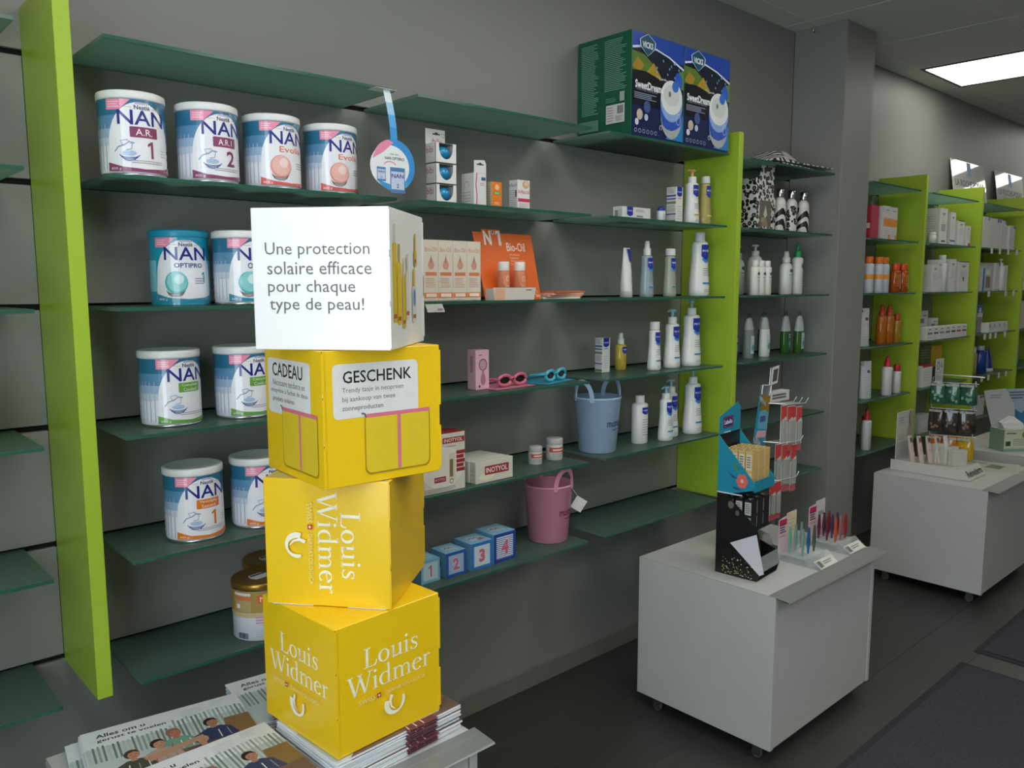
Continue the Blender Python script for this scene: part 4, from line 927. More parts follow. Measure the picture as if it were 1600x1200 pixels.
# ---- humidifier boxes on top
def vicks_front():
    a = Art(); w, h = .278, .33; q = w/2
    a.rect(-q, 0, q, h, '14204e'); a.rect(-q, h*.80, q, h, '1f47a8')
    a.poly([(-q, h*.62), (-q, h*.83), (-q*.5, h*.86), (0, h*.86), (q*.5, h*.82), (q, h*.74), (q, h*.5), (0, h*.5)], '10182c')
    a.poly([(-q, h*.60), (-q, h*.81), (-q*.55, h*.80), (-q*.2, h*.72), (q*.1, h*.6)], '5c7a2c'); a.poly([(-q, h*.66), (-q*.8, h*.76), (-q*.55, h*.7), (-q*.7, h*.62)], 'a8842a'); a.poly([(-q*.5, h*.62), (-q*.2, h*.74), (q*.1, h*.62), (-q*.1, h*.56)], 'b0902e')
    for i in range(7): a.stroke([(-q*.15+.009*i, h*.56+.003*i), (-q*.05+.009*i, h*.63-.002*i)], .003, 'c9c6b4')
    a.poly([(-q, h*.63), (-q*.5, h*.64), (0, h*.6), (q*.4, h*.5), (q*.4, h*.3), (-q, h*.3)], '0b0f18')
    a.stroke([(-q, h*.84), (-q*.6, h*.875), (-q*.1, h*.875), (q*.4, h*.835), (q, h*.75)], [.007, .006, .005, .005, .007], 'e6ecf4')
    rr = random.Random(5)
    for i in range(12): a.ell(q*(-.1+.95*rr.random()), h*(.62+.18*rr.random()), .0035, .0045, '7fa8d8', 6)
    a.poly([(q*.75, h*.55), (q, h*.55), (q, h*.74), (q*.8, h*.72)], '5f8c34'); a.ell(q*.78, h*.62, .022, .03, '2a5cc0', 14); a.poly([(q*.3, h*.02), (q, h*.02), (q, h*.3)], '1f7fc0')
    # appliance
    a.ell(q*.52, h*.265, .060, .079, '8f9698', 26); a.ell(q*.52, h*.33, .062, .086, '2f55b4', 26); a.ell(q*.52, h*.40, .062, .066, '8fabdc', 24); a.ell(q*.52, h*.445, .060, .056, 'dfe2e0', 24); a.ell(q*.52, h*.465, .045, .035, 'cfd3d0', 18); a.ell(q*.44, h*.475, .007, .010, '6d7270', 10); a.ell(q*.66, h*.56, .019, .018, '3a6fc8', 14)
    a.poly([(q*.13, h*.16), (q*.2, h*.1), (q*.36, h*.045), (q*.52, h*.03), (q*.7, h*.05), (q*.86, h*.12), (q*.91, h*.18), (q*.7, h*.13), (q*.52, h*.11), (q*.32, h*.12)], 'a9aeae')
    a.ring(q*.80, h*.24, .012, .018, .002, 'c8d2ec'); a.ring(q*.1, h*.12, .006, .008, .002, 'dfe2e0', R(-60), R(240))
    a.text('SweetDreams', -q*.36, h*.50, w=.15, h=.026, c='eef0f2', bold=.03); a.text('COOL MIST HUMIDIFIER', -q*.45, h*.457, w=.115, h=.0085, c='9aa6b8')
    a.lines(-q*.93, h*.36, -q*.1, h*.425, 4, '8f99ac', th=.0028)
    for cx, cy, r, c in ((-.1, .07, .016, 'c8b8a0'), (-.062, .098, .018, '44588c'), (-.066, .064, .010, 'b8c6dc'), (-.115, .045, .010, 'd4dae2')): a.ell(cx, cy, r, r*1.1, c, 14)
    for i in range(6): a.ring(-.12+.021*i, .018, .006, .006, .0015, 'aab6cc')
    # shield
    sh = lambda k, c: a.poly([(-q*.46-.030*k, h*.93), (-q*.46-.02*k, h*.955), (-q*.46, h*.945+.012*k), (-q*.46+.02*k, h*.955), (-q*.46+.030*k, h*.93), (-q*.46+.028*k, h*.87), (-q*.46+.014*k, h*.825), (-q*.46, h*.81-.006*k), (-q*.46-.014*k, h*.825), (-q*.46-.028*k, h*.87)], c)
    sh(1.42, 'd2dce4'); sh(1.25, '15506a'); a.text('VICKS', -q*.46, h*.888, w=.056, h=.02, c='eef2f2', bold=.03)
    return a
def vicks_side():
    a = Art(); a.rect(-.117, 0, .117, .33, '0f5a3c')
    a.lines(-.10, .085, -.022, .315, 40, '7fae98', th=.0022, rag=.3); a.lines(.004, .15, .10, .315, 28, '7fae98', th=.0022, rag=.3)
    a.rect(-.11, .03, -.02, .066, '5f8a78'); a.rect(-.075, .008, -.02, .022, 'c3cfc9'); a.text('VICKS', -.095, .012, w=.022, h=.006, c='c3cfc9')
    a.rect(.014, .045, .094, .105, 'd6cfd0'); a.lines(.018, .05, .05, .1, 6, '7d777a', th=.0022); a.bars(.062, .074, .09, .1, 14, '4a4648'); a.lines(.056, .05, .09, .068, 3, '8a8486', th=.002)
    a.lines(.014, .112, .06, .128, 3, '6f9f89', th=.002); a.rect(.074, .112, .094, .142, '9fb5aa')
    return a
for k, x in enumerate((2.280, 2.5645)):
    carton('humidifier_box', ['dark green and blue humidifier box showing its green side', 'blue humidifier box on the top shelf, right one of the two'][k], (x, -.1245, Z[0]+.0004), .281, .236, .331, '0f5a3c', vicks_front(), vicks_side() if k == 0 else Art().rect(-.117, 0, .117, .33, '0f5a3c'), Art().rect(-.139, -.117, .139, .117, '16406a'), group='humidifier boxes', rough=.25, pm=GLOSSY)

# ---- round wobbler hanging from the top shelf
t = thing('shelf_wobbler', 'round blue and pink wobbler hanging on a blue strip', 'wobbler', (1.176, -.262, G[0]-.0041))
MB().box(-.034, .024, -.008, .03, -.0008, 0, K('d8dcda', .4)).build('adhesive_foot', t)
st = MB()
pts = [(0, 0, -.0008), (.006, -.002, -.03), (.011, -.004, -.06), (.014, -.006, -.09), (.015, -.007, -.125)]
for i, c in enumerate(('dfe8ec', '9cc8e6', '4ea6de', '1f8fd6')):
    (x0, y0, z0), (x1, y1, z1) = pts[i], pts[i+1]
    st.add([(x0-.010, y0, z0), (x0+.010, y0, z0), (x1+.010, y1, z1), (x1-.010, y1, z1)], [(0, 1, 2, 3)], K(c, .25)); st.add([(x0-.010, y0+.0006, z0), (x0+.010, y0+.0006, z0), (x1+.010, y1+.0006, z1), (x1-.010, y1+.0006, z1)], [(3, 2, 1, 0)], K(c, .25))
st.build('strip', t)
D_ = MB().lathe([(.063, -.0006), (.063, .0006)], K('e4e6e6', .35), 40); D_.xf(Matrix.Translation((.012, -.0085, -.182)) @ Matrix.Rotation(R(90), 4, 'X')); D_.build('disc', t)
a = Art(); a.ell(0, 0, .063, .063, '2f8fd2', 40); a.ell(-.012, -.004, .058, .052, 'e6eaec', 30)
a.poly([(-.052, .034)]+[(.063*math.cos(R(147-5*i)), .063*math.sin(R(147-5*i))) for i in range(9)]+[(.0, .055), (-.03, .03), (-.062, .012), (-.060, .02)], 'e68aa8')
a.poly([(-.05, -.038)]+[(.063*math.cos(R(218+9*i)), .063*math.sin(R(218+9*i))) for i in range(12)]+[(.04, -.036), (.0, -.05)], '3d9ad6')
a.text('DIA, BIO...', .004, .026, w=.03, h=.005, c='333844'); a.text('NAN OPTIPRO', .002, .016, w=.058, h=.0072, c='252a3a', bold=.02)
a.ring(-.012, -.004, .018, .012, .003, 'e890ac', R(20), R(160))
for x, y, w, h, tx in ((-.038, -.024, .026, .034, .020), (.010, -.036, .044, .062, .038)):
    a.rect(x-w/2, y-h/2, x+w/2, y+h/2, '4f7fb4'); a.rect(x-w*.44, y-h*.36, x+w*.44, y+h*.34, 'c3cfe6'); a.text('NAN', x, y+h*.17, w=tx*.95, h=h*.16, c='1c2480', bold=.02); a.text('2', x, y-h*.22, h=h*.16, c='2a2f6a', bold=.02)
MB().art(a, plane_map((.012, -.0091, -.182), (1, 0, 0), (0, 0, 1), (0, -1, 0)), eps=.0001, de=.00005).build('printed_disc', t)
# things on the left-edge shelves
t = bottle('cream_tub', 'white tub with a domed navy lid, cut by the left picture edge', (.272, -.165, Z[3]), .068, .085, K('cfd6cc', .35), STRA, .9, Art().rect(-.03, .06, .03, .072, '1d2f8a'), None, cat='tub')
MB().lathe([(.026, 0), (.036, .001), (.036, .004), (.033, .010), (.022, .024), (.008, .031), (.0005, .032)], K('22309c', .3), 24, c=(0, 0, .084)).build('lid', t)
carton('orange_white_box', 'orange and white box corner at the upper left edge', (.235, -.145, Z[0]), .13, .08, .10, 'd8822a', Art().rect(-.065, 0, .065, .02, 'ded8cc'), None)

# ---------------------------------------------------------------- bay before the pillar
def pattern_mat(name, kind, light='d4d3cc', dark='1a1918', scale=60.0):
    m = bpy.data.materials.new(name); m.use_nodes = True
    nt = m.node_tree; N = nt.nodes; L = nt.links; b = N['Principled BSDF']; b.inputs['Roughness'].default_value = .35
    tc = N.new('ShaderNodeTexCoord'); cr = N.new('ShaderNodeValToRGB'); cr.color_ramp.interpolation = 'CONSTANT'
    if kind == 'leopard':
        t = N.new('ShaderNodeTexVoronoi'); t.inputs['Scale'].default_value = scale; L.new(tc.outputs['Object'], t.inputs['Vector']); L.new(t.outputs['Distance'], cr.inputs[0])
        e = cr.color_ramp.elements; e[0].color = (*lin('8d8a82'), 1); e[1].position = .2; e[1].color = (*lin(dark), 1); q = e.new(.50); q.color = (*lin(light), 1)
    else:
        t = N.new('ShaderNodeTexWave'); t.inputs['Scale'].default_value = scale; t.inputs['Distortion'].default_value = 6; t.inputs['Detail'].default_value = 1.5; t.inputs['Detail Scale'].default_value = .8
        t.bands_direction = 'DIAGONAL'; L.new(tc.outputs['Object'], t.inputs['Vector']); L.new(t.outputs['Fac'], cr.inputs[0])
        e = cr.color_ramp.elements; e[0].color = (*lin(dark), 1); e[1].position = .5; e[1].color = (*lin(light), 1)
    L.new(cr.outputs[0], b.inputs['Base Color'])
    return m
LEO = pattern_mat('leopard_print', 'leopard', scale=54); LEO2 = pattern_mat('leopard_print_fine', 'leopard', scale=58); ZEB = pattern_mat('zebra_print', 'zebra', scale=16); ZEB2 = pattern_mat('zebra_print_label', 'zebra', scale=14)
t = thing('gift_bag', 'leopard print gift bag with a clear window', 'gift bag', (3.052, -.155, Z[1]))
MB().box(-.067, .067, -.045, .045, 0, .205, LEO, bev=.002).build('bag_body', t)
b = MB(); b.prism([(-.045, .205), (.067, .205), (.067, .262), (.04, .285), (.0, .285), (-.03, .262)], -.045, -.043, LEO); b.build('handle_flap', t)
MB().art(Art().rect(-.012, .235, .036, .250, '4d4a45'), front(-.045), eps=.0006).build('handle_slot', t)
MB().art(Art().rect(-.04, .014, .05, .118, '6e6458').poly([(-.02, .014), (.0, .07), (.03, .014)], '8f8168').poly([(-.01, .06), (.005, .1), (.02, .06), (.006, .05)], 'c4bdb0').ell(-.015, .04, .012, .01, 'a5957a').stroke([(.0, .05), (.008, .085)], .005, 'd6d2c8'), front(-.045), eps=.0006).build('window_film', t)
for k, x in enumerate((3.188, 3.275, 3.372, 3.478)):
    m = (LEO2, ZEB2)[k % 2]
    t = bottle('animal_print_bottle', ['leopard print bottle half hidden behind the gift bag', 'zebra print bottle between two leopard print ones', 'leopard print bottle between two zebra print ones', 'zebra print bottle, rightmost of four'][k], (x, -.14, Z[1]), .054, .152, 'd9d8d2', ROUND, .75, None, None, group='animal print bottles')
    MB().lathe([(.0155, 0), (.016, .001), (.016, .034), (.0145, .036), (.0005, .036)], CHROME, 16, c=(0, 0, .151)).build('cap', t)
    pr = [(r*.0289+.0008, z*.152) for r, z in ROUND if .02 <= z <= .8]
    MB().lathe(pr, m, 22, 1, .885, cap=False).build('printed_sleeve', t)
# folded zebra bags
for k in range(2):
    t = thing('folded_bag', ['zebra print bag folded flat at the bottom on the top shelf', 'crumpled zebra print bag on top with a grey flap'][k], 'bag', (3.30, -.155, Z[0]+.014*k), R(3-6*k))
    V_ = []; F_ = []; nx, ny = 18, 8; rr = random.Random(4+k)
    def hz(i, j):
        u_, v_ = i/nx, j/ny; e = min(1, 4*v_, 4*(1-v_), 6*u_, 6*(1-u_))
        return (.010+.004*rr.random()+(.036*max(0, 1-abs(u_-.16)*5)*k))*(.35+.65*e)
    hs = [[hz(i, j) for i in range(nx+1)] for j in range(ny+1)]
    for lay in (0, 1):
        for j in range(ny+1):
            for i in range(nx+1): V_.append(((i/nx-.5)*.45, (j/ny-.5)*.17, hs[j][i]*lay+.0005))
    S = (nx+1)*(ny+1)
    for j in range(ny):
        for i in range(nx):
            a_ = j*(nx+1)+i; F_ += [(a_, a_+nx+1, a_+nx+2, a_+1), (S+a_, S+a_+1, S+a_+nx+2, S+a_+nx+1)]
    for i in range(nx): F_ += [(i, i+1, S+i+1, S+i), (ny*(nx+1)+i+1, ny*(nx+1)+i, S+ny*(nx+1)+i, S+ny*(nx+1)+i+1)]
    for j in range(ny): a_ = j*(nx+1); c_ = a_+nx; F_ += [(a_+nx+1, a_, S+a_, S+a_+nx+1), (c_, c_+nx+1, S+c_+nx+1, S+c_)]
    MB().add(V_, F_, ZEB).build('bag_sheet', t)
    if k: MB().add([(-.15, -.088, .012), (-.07, -.088, .010), (-.09, -.05, .046), (-.13, -.05, .048), (-.15, -.087, .011), (-.07, -.087, .009), (-.09, -.049, .045), (-.13, -.049, .047)], [(0, 1, 2, 3), (7, 6, 5, 4), (0, 4, 5, 1), (1, 5, 6, 2), (2, 6, 7, 3), (3, 7, 4, 0)], K('b3b0a8', .5)).build('grey_flap', t)
# lotion bottles
def cet(h, w): return Art().ell(w*.1, h*.74, w*.3, h*.055, '1d6a4c').rect(-w*.25, h*.60, w*.4, h*.62, '77807a').lines(-w*.2, h*.42, w*.35, h*.55, 3, 'a5a9a4', th=h*.012).ring(w*.1, h*.25, w*.25, h*.07, h*.012, 'c9c469')
WB = 'd9d9d2'
bottle('lotion_pump', 'white pump bottle at the back left, next to the green panel', (3.035, -.095, Z[2]), .056, .150, K('c9cac2', .4), ROUND, .7, cet(.15, .056), ('pump', .014, .055, 'c4c6c0'), group='lotion bottles')
a = cet(.165, .070); a.rect(-.035, .118, .035, .123, 'd9c94a')
bottle('lotion_pump', 'wide white pump bottle with a yellow line', (3.118, -.125, Z[2]), .070, .165, WB, ROUND, .7, a, ('pump', .016, .046, 'd4d4ce'), group='lotion bottles')
for k, x in enumerate((3.000, 3.047, 3.094)):
    bottle('small_lotion_bottle', ['small white lotion bottle, leftmost of three in front', 'small white lotion bottle, middle of three in front', 'small white lotion bottle, rightmost of three in front'][k], (x, -.195, Z[2]), .041, .118, WB, STRA, .75, cet(.118, .041), ('cyl', .0145, .024, WB), group='lotion bottles')
bottle('lotion_bottle', 'white lotion bottle with tapering cap beside the green pump', (3.330, -.150, Z[2]), .058, .140, WB, ROUND, .7, cet(.14, .058), ('spray', .017, .048, WB), group='lotion bottles')
bottle('green_pump_bottle', 'white bottle with a bright green pump next to the pillar', (3.428, -.150, Z[2]), .052, .165, WB, STRA, .75, Art().ell(.005, .125, .012, .013, '2a7a66').lines(-.01, .03, .014, .1, 6, 'a5a9a4', th=.002), ('pump', .015, .060, ('1d9a5c', '1d9a5c')), group='lotion bottles')
# hooked shower bottles
def hook_bottle(label, x, y, low, split, ink):
    t = thing('hook_bottle', label, 'bottle', (x, y, Z[3]), 0, 'hooked shower bottles')
    secs = lambda zs: [[(w*math.cos(2*PI*i/18), d*math.sin(2*PI*i/18), z) for i in range(18)] for z, w, d in zs]
    full = [(0, .026, .019), (.004, .028, .021), (.05, .028, .021), (.11, .027, .019), (.15, .022, .013), (.168, .015, .008)]
    def at(z):
        for (z0, w0, d0), (z1, w1, d1) in zip(full, full[1:]):
            if z0 <= z <= z1: q = (z-z0)/(z1-z0); return (z, w0+(w1-w0)*q, d0+(d1-d0)*q)
    lo = [f_ for f_ in full if f_[0] < split]+[at(split)]; hi = [at(split)]+[f_ for f_ in full if f_[0] > split]
    MB().loft(secs(lo), low).build('body', t); MB().loft(secs(hi), CLEARPL).build('clear_top', t)
    MB().tube([(-.009, 0, .165), (-.009, 0, .176), (-.005, 0, .184), (.002, 0, .186), (.008, 0, .181), (.009, 0, .172)], .0032, K('4a4d4b', .4), 8).build('hook', t)
    a = Art(); a.rect(-.012, .02, .016, .095, ink); a.lines(-.008, .07, .014, .09, 2, 'd9dcd8', th=.003); a.ell(.002, .045, .010, .014, '5f8f9c')
    MB().art(a, lambda s, z, e: Vector((s, -(.0212+e)*math.sqrt(max(.05, 1-(s/.029)**2)), z)), wrap=.006, eps=.0008).build('printed_label', t)
hook_bottle('hooked bottle with purple label, leftmost beside the green panel', 2.965, -.125, K('6a5a7c', .2, clear=.2), .10, '4a3a5c')
hook_bottle('clear hooked bottle with blue label', 3.045, -.150, K('a9b3b0', .1, clear=.5), .12, 'b4c4cc')
hook_bottle('white hooked bottle in the middle of the row', 3.172, -.150, K('d2d3cf', .35), .118, 'b9c7c2')
hook_bottle('dark teal hooked bottle behind the white one', 3.262, -.090, K('1f5a4c', .15, clear=.2), .11, '2a7a6a')
hook_bottle('green hooked bottle, left one of two near the pillar', 3.375, -.135, K('3c6a2c', .12, clear=.3), .10, '2c5a48')
hook_bottle('green hooked bottle, right one of two near the pillar', 3.440, -.165, K('3c6a2c', .12, clear=.3), .10, '9fb0a6')

# ---------------------------------------------------------------- bays after the pillar
def plain(w, h, mark='3c3c40', band=None):
    a = Art(); a.rect(-w*.2, h*.84, w*.2, h*.865, mark); a.ell(0, h*.815, w*.12, h*.014, mark, 8); a.lines(-w*.35, h*.42, w*.36, h*.68, 5, 'a3a3a0', th=h*.012)
    if band: a.rect(-w/2, h*.1, w*.5, h*.15, band)
    return a
def side(d, h): return Art().lines(-d*.38, h*.2, d*.36, h*.8, 9, 'a8a8a4', th=h*.012)
CW = 'd3d2cb'
# first bay: sun care
carton('red_carton', 'crimson carton half hidden by the pillar', (4.045, -.165, Z[1]), .085, .10, .160, 'b52c48', None, Art().rect(.015, .05, .045, .075, 'd8cfc8'))
for k, x in enumerate((4.190, 4.292)):
    a = Art(); w, h = .085, .166
    a.rect(-w/2, h*.40, w/2, h*.60, 'e3913a')
    for i in range(5): a.poly([(-w*.5+w*.2*i, h*.6), (-w*.4+w*.2*i, h*.68), (-w*.3+w*.2*i, h*.6)], 'e3913a')
    a.rect(-w*.2, h*.87, w*.2, h*.89, '4a4a4a'); a.lines(-w*.3, h*.1, w*.3, h*.3, 3, 'a9a49c', th=.002); a.rect(w*.2, 0, w*.5, h*.16, 'e3913a')
    carton('sun_carton', ['white carton with orange flame band, left one beside the red carton', 'white carton with orange flame band, right one of the pair'][k], (x, -.175+.01*k, Z[1]), w, .075, h, CW, a, Art().bars(-.02, .008, .014, .035, 8, '55524e'), group='sun care cartons')
for k, (x, y) in enumerate(((4.035, -.20), (4.085, -.13), (4.150, -.20), (4.238, -.19))):
    a = Art(); a.rect(-.055, .068, .055, .092, 'e89a3c'); a.lines(-.012, .1, .016, .125, 3, 'a5a5ad', th=.002); a.lines(-.012, .03, .014, .06, 3, 'b3b3ba', th=.002)
    bottle('sun_spray_can', ['white sun spray can with orange top, nearest the pillar', 'white sun spray can at the back between two others', 'white sun spray can, third from the pillar', 'white sun spray can next to the amber bottles'][k], (x, y, Z[2]), .047, .148, K('c6c8d0', .35), STRA, 1, a, ('cyl', .020, .032, 'e2701c'), group='sun spray cans')
AMB = K('c4611a', .12, clear=.25, coat=.4)
for k, x in enumerate((4.352, 4.452)):
    bottle('amber_spray', ['amber sun oil bottle with orange cap, left of two by the green panel', 'amber sun oil bottle with orange cap, right of two by the green panel'][k], (x, -.20, Z[2]), .055, .115, AMB, STRA, .7, Art().rect(.0, .02, .016, .095, 'd8c8a8').lines(.002, .03, .014, .085, 6, 'a08a6a', th=.003).lines(-.02, .03, -.004, .09, 6, 'e0a060', th=.003), ('oval', .022, .036, 'd9501c'), group='amber sun bottles')
def pouch_pack(label, x, y, z, h, w, c='c9cac8', capc='a8283a'):
    t = thing('refill_pouch', label, 'pouch', (x, y, z), R(-20), 'refill pouches')
    ring = lambda z_, w_, d_: [(w_*math.cos(2*PI*i/18), d_*math.sin(2*PI*i/18), z_) for i in range(18)]
    MB().loft([ring(0, w*.46, .022), (ring(.004, w*.48, .024)), ring(h*.4, w*.47, .02), ring(h*.75, w*.46, .010), ring(h*.95, w*.48, .003), ring(h, w*.48, .002)], K(c, .3, coat=.2)).build('pouch_body', t)
    MB().lathe([(.010, 0), (.010, .014), (.006, .015)], K(capc, .4), 14).xf(Matrix.Translation((-w*.32, -.004, h*.9)) @ Matrix.Rotation(R(-35), 4, 'Y')).build('spout_cap', t)
    MB().art(Art().lines(-w*.3, h*.1, w*.3, h*.6, 8, 'a4a6a6', th=.002).ell(w*.1, h*.72, .010, .008, '55585a'), lambda s, q, e: Vector((s, -(.024*(1-q/h)+.003+e), q)), wrap=.01, eps=.001).build('printed_label', t)
pouch_pack('white refill pouch with dark red spout beside the amber oils', 4.045, -.185, Z[3], .19, .07)
pouch_pack('white refill pouch with spout beside the red-capped bottles', 4.075, -.195, Z[4], .19, .075, 'c4c8ca', 'b9b9b5')
for k, (x, y) in enumerate(((4.275, -.175), (4.355, -.180))):
    bottle('amber_oil_bottle', ['tall amber oil bottle with red cap, left one', 'tall amber oil bottle with red cap, right one'][k], (x, y, Z[3]), .052, .148, K('c8721c', .12, clear=.3, coat=.4), STRA, .7, None, ('spray', .016, .052, 'b53a1e'), group='amber oil bottles')
bottle('yellow_oil_bottle', 'shorter yellow oil bottle with red cap by the green panel', (4.432, -.190, Z[3]), .044, .120, K('b98d1e', .15, clear=.25, coat=.3), STRA, .7, Art().rect(-.014, .03, .018, .1, 'a8862a').lines(-.01, .04, .014, .09, 6, '6a5a1a', th=.003), ('oval', .018, .032, 'b0401e'))
for k, (x, w, h, lab) in enumerate(((4.282, .055, .150, 'taller white bottle with pointed red cap, fifth shelf'), (4.405, .045, .118, 'shorter white bottle with red cap, fifth shelf'))):
    bottle('red_cap_bottle', lab, (x, -.215, Z[4]), w, h, K('d0cec8', .4), STRA, .75, Art().lines(-w*.1, h*.3, w*.35, h*.75, 6, '5c5a58', th=.0022).rect(-w*.2, h*.84, w*.3, h*.87, 'b9808a'), (('spray', .017, .052, 'c02028'), ('oval', .018, .034, 'c02028'))[k], group='red-capped bottles')
bottle('red_cap_bottle', 'white bottle with pointed red cap on the lowest shelf by the pillar', (4.095, -.205, Z[5]), .048, .155, K('c4c4c0', .4), STRA, .8, Art().lines(-.01, .06, .014, .12, 4, 'a5a5a2', th=.002), ('spray', .015, .054, 'a81c26'), group='red-capped bottles')
bottle('red_cap_bottle', 'cream bottle with red cap behind the pointed one, lowest shelf', (4.195, -.150, Z[5]), .042, .120, K('b9b48e', .35), STRA, .8, None, ('oval', .016, .036, 'a81c26'), group='red-capped bottles')

# second bay: white skin care
bottle('cream_pot', 'small white pot at the left end of the tall cartons', (4.765, -.215, Z[1]), .040, .045, CW, STRA, 1, None, ('cyl', .019, .016, 'dcdcd6'), cat='pot')
carton('tall_skin_carton', 'tallest white carton between green panels, seen on its corner', (4.878, -.185, Z[1]), .11, .09, .195, CW, plain(.11, .195).rect(-.03, .07, .03, .11, '9d9d98').rect(-.02, .012, .03, .02, '2c2c2c'), side(.09, .195), group='skin care cartons')
bottle('slim_bottle', 'slim white bottle between two tall cartons', (4.975, -.165, Z[1]), .040, .165, CW, STRA, .9, None, ('cyl', .013, .035, 'dcdcd6'))
carton('tall_skin_carton', 'tall narrow white carton with purple foot band', (5.020, -.205, Z[1]), .075, .05, .180, CW, plain(.075, .18, band='5a5aa0'), side(.05, .18), group='skin care cartons')
carton('skin_carton', 'lower white carton with dark lid line', (5.128, -.195, Z[1]), .10, .085, .140, CW, plain(.10, .14).rect(-.05, .136, .05, .14, '2a2a28'), side(.085, .14), Art().rect(-.05, -.042, .05, .042, '35353a'), group='skin care cartons')
carton('skin_carton', 'small white carton with red corner, right end of the shelf', (5.238, -.215, Z[1]), .07, .05, .115, CW, plain(.07, .115).rect(-.0, .0, .035, .016, 'a03c3c'), side(.05, .115), group='skin care cartons')
carton('skin_carton', 'white carton in front of the dark-capped bottle', (4.775, -.215, Z[2]), .09, .05, .150, CW, plain(.09, .15), side(.05, .15), group='skin care cartons')
bottle('dark_cap_bottle', 'white bottle with black pump at the left of its shelf', (4.745, -.125, Z[2]), .05, .155, CW, STRA, .9, None, ('pump', .016, .05, '1c1c1e'))
carton('skin_carton', 'white carton right of the dark-capped bottle', (4.870, -.200, Z[2]), .06, .06, .178, CW, plain(.06, .178), side(.06, .178), group='skin care cartons')
bottle('tall_skin_bottle', 'tall white bottle with round cap, middle of the third shelf', (4.960, -.205, Z[2]), .055, .165, CW, STRA, .9, Art().lines(-.01, .03, .02, .13, 7, '9c9c98', th=.0022), ('cyl', .020, .042, 'dcdcd6'))
carton('skin_carton', 'white carton right of the tall round-capped bottle', (5.062, -.200, Z[2]), .09, .06, .185, CW, plain(.09, .185), side(.06, .185), group='skin care cartons')
carton('skin_carton', 'wide white carton with dark top, right end of third shelf', (5.245, -.190, Z[2]), .17, .07, .175, CW, plain(.17, .175).rect(-.085, .171, .085, .175, '222222').rect(-.01, .06, .01, .085, '3a3a3a'), side(.07, .175), group='skin care cartons')
for k in range(7):
    c = ['5a5a5c', '4a4a55', '77777a', '55555a', '3a2a2a', '8c2f2f', '6a3030'][k]
    a = Art(); a.rect(-.032, .032, .032, .042, c); a.rect(-.018, .056, .018, .061, '55555a'); a.lines(-.03, .008, .03, .024, 2, 'a5a5a2', th=.002)
    carton('small_carton', 'small white carton, %s from the left in the row of seven' % ['first', 'second', 'third', 'fourth', 'fifth', 'sixth', 'seventh'][k], (4.742+.0862*k, -.222, Z[3]), .082, .045, .072, CW, a, None, group='row of seven small cartons')
for k, (x, y, h) in enumerate(((4.715, -.145, .155), (4.845, -.140, .160), (4.975, -.150, .115))):
    carton('grey_carton', ['grey and white carton at the left behind the small cartons', 'grey and white carton in the middle behind the small cartons', 'low grey carton at the right behind the small cartons'][k], (x, y, Z[3]), .10, .06, h, 'bdbdb8', Art().rect(-.05, h*.55, .0, h*.72, '6a6a6c').rect(-.02, h*.8, .03, h*.84, '55555a'), None, group='grey cartons')
carton('red_top_carton', 'white carton with red top edge, fifth shelf', (4.790, -.190, Z[4]), .14, .07, .122, CW, Art().rect(-.07, .112, .07, .122, 'a02a34').lines(-.05, .03, .05, .09, 4, 'b0aeaa', th=.003), side(.07, .122), Art().rect(-.07, -.035, .07, .035, 'a02a34'))
t = thing('product_card', 'standing green and yellow card with a dark red foot', 'card', (5.03, -.15, Z[4]), R(-6))
MB().box(-.13, .13, 0, .003, 0, .215, K('4a5c3a', .5), bev=.0005).build('card_board', t)
MB().art(Art().rect(-.13, .0, -.03, .05, '7c2c2c').rect(.0, .09, .13, .215, 'c9a81c').rect(-.13, .08, .0, .215, '5c6e4a').lines(-.12, .14, -.01, .2, 4, '8a9678', th=.004).rect(.02, .0, .13, .08, '2c4a48'), front(0), eps=.0003).build('printed_face', t)
t = thing('price_card', 'small white card with a big black zero in front of the green card', 'card', (5.010, -.21, Z[4]), R(-4))
MB().box(-.05, .05, 0, .002, 0, .145, K('cfcfc9', .5), bev=.0004).build('card_board', t)
MB().art(Art().ring(-.018, .105, .012, .022, .006, '2a2a2c').text('%', .022, .105, h=.03, c='3a3f55').lines(-.04, .02, .04, .07, 4, '9a9a96', th=.003), front(0), eps=.0003).build('printed_face', t)
carton('low_carton', 'pale carton on the lowest shelf left of the bag rack', (4.80, -.19, Z[5]), .15, .06, .105, 'b5b5ae', Art().rect(-.05, .03, .05, .08, 'c4c4be'), None)
# third bay: blue and white, with price tabs clipped to the shelf edges
def gcart(label, x, y, k, w, d, h, blue=True, c='cccbc4'):
    a = Art()
    if blue: a.rect(w*.18, h*.88, w*.3, h, '1d3a9c'); a.rect(w*.36, h*.88, w*.46, h, '1d3a9c')
    a.lines(-w*.4, h*.15, w*.1, h*.8, 6, 'aaaaa6', th=h*.012)
    carton('face_care_carton', label, (x, y, Z[k]), w, d, h, c, a, side(d, h), group='face care cartons')
gcart('white carton with blue corner at the left of the price-tab shelf', 5.555, -.205, 1, .10, .06, .185); gcart('wide white carton in the middle of the price-tab shelf', 5.735, -.185, 1, .24, .08, .185)
gcart('white carton with blue corner right of the wide one', 5.905, -.195, 1, .09, .06, .180); gcart('small white carton with blue squares at the right end', 6.075, -.195, 1, .11, .06, .155)
bottle('blue_cap_bottle', 'white bottle with bright blue cap above the white cartons', (5.985, -.120, Z[1]), .06, .165, CW, STRA, .9, None, ('cyl', .022, .045, '1d3a9c'))
bottle('blue_cap_bottle', 'white bottle with low navy cap behind the wide carton', (5.86, -.095, Z[1]), .07, .185, CW, STRA, .9, None, ('cyl', .026, .022, '1d2f7a'))
